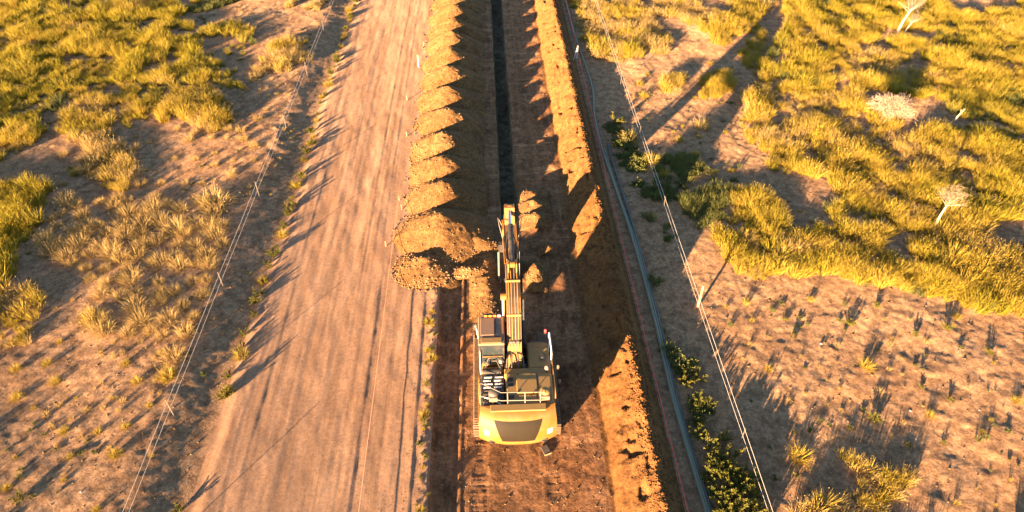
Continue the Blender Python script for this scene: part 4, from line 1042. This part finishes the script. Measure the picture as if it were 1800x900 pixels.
    b = MB(); b.tube([(-.42, *nose), (.42, *nose)], .24, 16); b.build('boom_nose_pin', M['boomyellow'], bo)
    for sx in (-1, 1):
        b = MB(); b.prism([(6.0, 5.35), (6.75, 5.45), (6.85, 5.65), (6.7, 5.9), (6.0, 5.80)], sx * .34 if sx > 0 else sx * .42, sx * .42 if sx > 0 else sx * .34); b.build('nose_plate', M['boomyellow'], bo)
    # hydraulic lines along the top
    for k, xx in enumerate((-.22, -.09, .07, .21)):
        pts = [(xx * 1.25, up[0][0] + .3, up[0][1] + .25)] + [(xx, p[0], p[1] + .07) for p in up[1:6]] + [(xx * 1.4, up[6][0], up[6][1] + .10)]
        MB().tube(pts, .030, 8).build('hydraulic_line', M['boomyellow'] if k != 2 else M['steel'], bo)
    for k, xx in enumerate((-.155, -.01, .14, .28, -.28)):
        MB().tube([(xx, up[1][0], up[1][1] + .05)] + [(xx, p[0], p[1] + .035) for p in up[2:7]], .024, 6).build('hose', M['hose'], bo)
    for i, mt in ((2, 'white'), (4, 'white')):
        p = up[i]; b = MB(); b.box(-.36, .36, p[0] - .05, p[0] + .05, p[1] + .0, p[1] + .13, .02); b.build('line_clamp', M['dusty'], bo)
    for xx in (-.17, .17, -.03):
        b = MB(); p = up[1]; b.box(xx - .08, xx + .08, p[0] - .12, p[0] + .10, p[1] - .02, p[1] + .16, .03); b.build('valve_block', M['steel'], bo)
    for k, xx in enumerate((-.30, -.12, .12, .30)):
        MB().tube([(xx, -.55, 1.9), (xx * 1.5, -.75, 2.5), (xx * 1.3, -.35, 2.9), (xx, .15, 3.0)], .035, 7).build('hose', M['hose'], bo)
    # ---- boom cylinders
    def cyl(nm, a, c, rb, rr, frac, parent, barrelmat='black'):
        a = Vector(a); c = Vector(c); mpt = a.lerp(c, frac)
        ro = MB().tube([mpt, c], rr, 12).build('rod', M['chrome'], None)
        b = MB(); b.tube([a, mpt], rb, 14); b.tube([mpt - (c - a).normalized() * .10, mpt + (c - a).normalized() * .02], rb * 1.15, 14)
        ba = b.build(nm, M[barrelmat], parent); ro.parent = ba
        ax = Vector((1, 0, 0)); e = MB()
        for p, q in ((a, rb * 1.1), (c, rb * 1.15)): e.tube([p - ax * rb * .9, p + ax * rb * .9], q, 12)
        e.build('cylinder_eye', M['boomyellow'], ba); return ba
    for sx in (-1, 1): cyl('boom_cylinder', (sx * .49, .95, 1.55), (sx * .49, 2.15, 4.66), .15, .085, .60, E)
    MB().tube([(-.62, 2.15, 4.66), (.62, 2.15, 4.66)], .11, 12).build('boom_cylinder_pin', M['white'], bo)
    cyl('stick_cylinder', (0, 3.05, 5.98), (0, 7.0, 6.48), .145, .085, .66, E)
    for sx in (-1, 1):
        b = MB(); b.prism([(2.7, 5.62), (3.4, 5.75), (3.2, 6.12), (2.95, 6.12)], sx * .17 if sx > 0 else sx * .23, sx * .23 if sx > 0 else sx * .17); b.build('cylinder_bracket', M['boomyellow'], bo)
        MB().tube([(sx * .12, 3.1, 6.1), (sx * .30, 3.3, 6.2), (sx * .30, 4.2, 6.0), (sx * .14, 5.2, 6.2)], .026, 6).build('hose', M['hose'], bo)
        MB().tube([(sx * .40, 5.2, 5.85), (sx * .56, 5.8, 6.2), (sx * .62, 6.5, 6.2), (sx * .56, 7.0, 5.7), (sx * .34, 7.15, 5.0)], .026, 7).build('hose', M['rail'], bo)
        MB().tube([(sx * .36, 3.4, 5.75), (sx * .38, 4.6, 5.86), (sx * .40, 5.3, 5.85)], .030, 7).build('hose', M['boomyellow'], bo)
    # ---- stick
    sp = [(6.80, 6.62), (7.15, 6.62), (7.30, 6.3), (7.42, 5.35), (8.52, 2.35), (8.42, 1.95), (8.12, 1.98), (6.82, 4.75), (6.28, 5.35), (6.28, 5.85)]
    sk = MB().prism(sp, -.27, .27).build('stick', M['boomyellow'], E)
    for sx in (-1, 1): MB().box(min(sx * .27, sx * .30), max(sx * .27, sx * .30), 6.4, 7.2, 5.4, 5.9, .01).build('reinforcing_plate', M['boomyellow'], sk)
    # ---- bucket
    arc = [(7.30, 2.28), (7.75, 2.42), (8.25, 2.25), (8.60, 1.80), (8.68, 1.22), (8.45, .68), (8.0, .36), (7.45, .26), (6.95, .38)]
    inn = [(6.99, .43), (7.45, .32), (7.97, .42), (8.39, .72), (8.61, 1.22), (8.54, 1.77), (8.21, 2.19), (7.75, 2.35), (7.34, 2.22)]
    DY = .92; arc = [(p + DY, q) for p, q in arc]; inn = [(p + DY, q) for p, q in inn]
    hw = .60
    bk = MB().prism(arc + inn, -hw, hw).build('bucket', M['steel'], E)
    for sx in (-1, 1):
        b = MB(); b.prism(arc, sx * (hw - .05) if sx < 0 else hw - .05, sx * hw); b.build('side_plate', M['steel'], bk)
        b = MB(); b.prism([(6.93 + DY, .36), (7.05 + DY, .34), (7.42 + DY, 2.24), (7.28 + DY, 2.28)], min(sx * hw, sx * (hw + .045)), max(sx * hw, sx * (hw + .045))); b.build('side_cutter', M['rail'], bk)
    for k in range(5):
        x = -.5 + .25 * k; b = MB(); b.add([(x - .06, 6.98 + DY, .45), (x + .06, 6.98 + DY, .45), (x + .06, 6.98 + DY, .33), (x - .06, 6.98 + DY, .33), (x - .045, 6.66 + DY, .41), (x + .045, 6.66 + DY, .41)], [(0, 1, 2, 3), (0, 4, 5, 1), (3, 2, 5, 4), (0, 3, 4), (1, 5, 2)]); b.build('tooth', M['steel'], bk)
    for xx in (-.27, .27): MB().prism([(p + DY, q) for p, q in ((7.25, 2.05), (7.75, 2.3), (8.15, 2.25), (8.05, 2.65), (7.55, 2.75), (7.3, 2.5))], xx - .03, xx + .03).build('hinge_ear', M['steel'], bk)
    cyl('bucket_cylinder', (0, 7.72, 5.5), (0, 9.0, 3.05), .12, .07, .6, E)
    for sx in (-1, 1):
        MB().tube([(sx * .2, 9.0, 3.05), (sx * .2, 8.85, 2.45)], .06, 8).build('bucket_link', M['boomyellow'], E)
        MB().tube([(sx * .3, 9.0, 3.05), (sx * .3, 8.25, 2.8)], .05, 8).build('bucket_link', M['boomyellow'], E)
    return E
EX = excavator(1.02, 21.85, -.27)
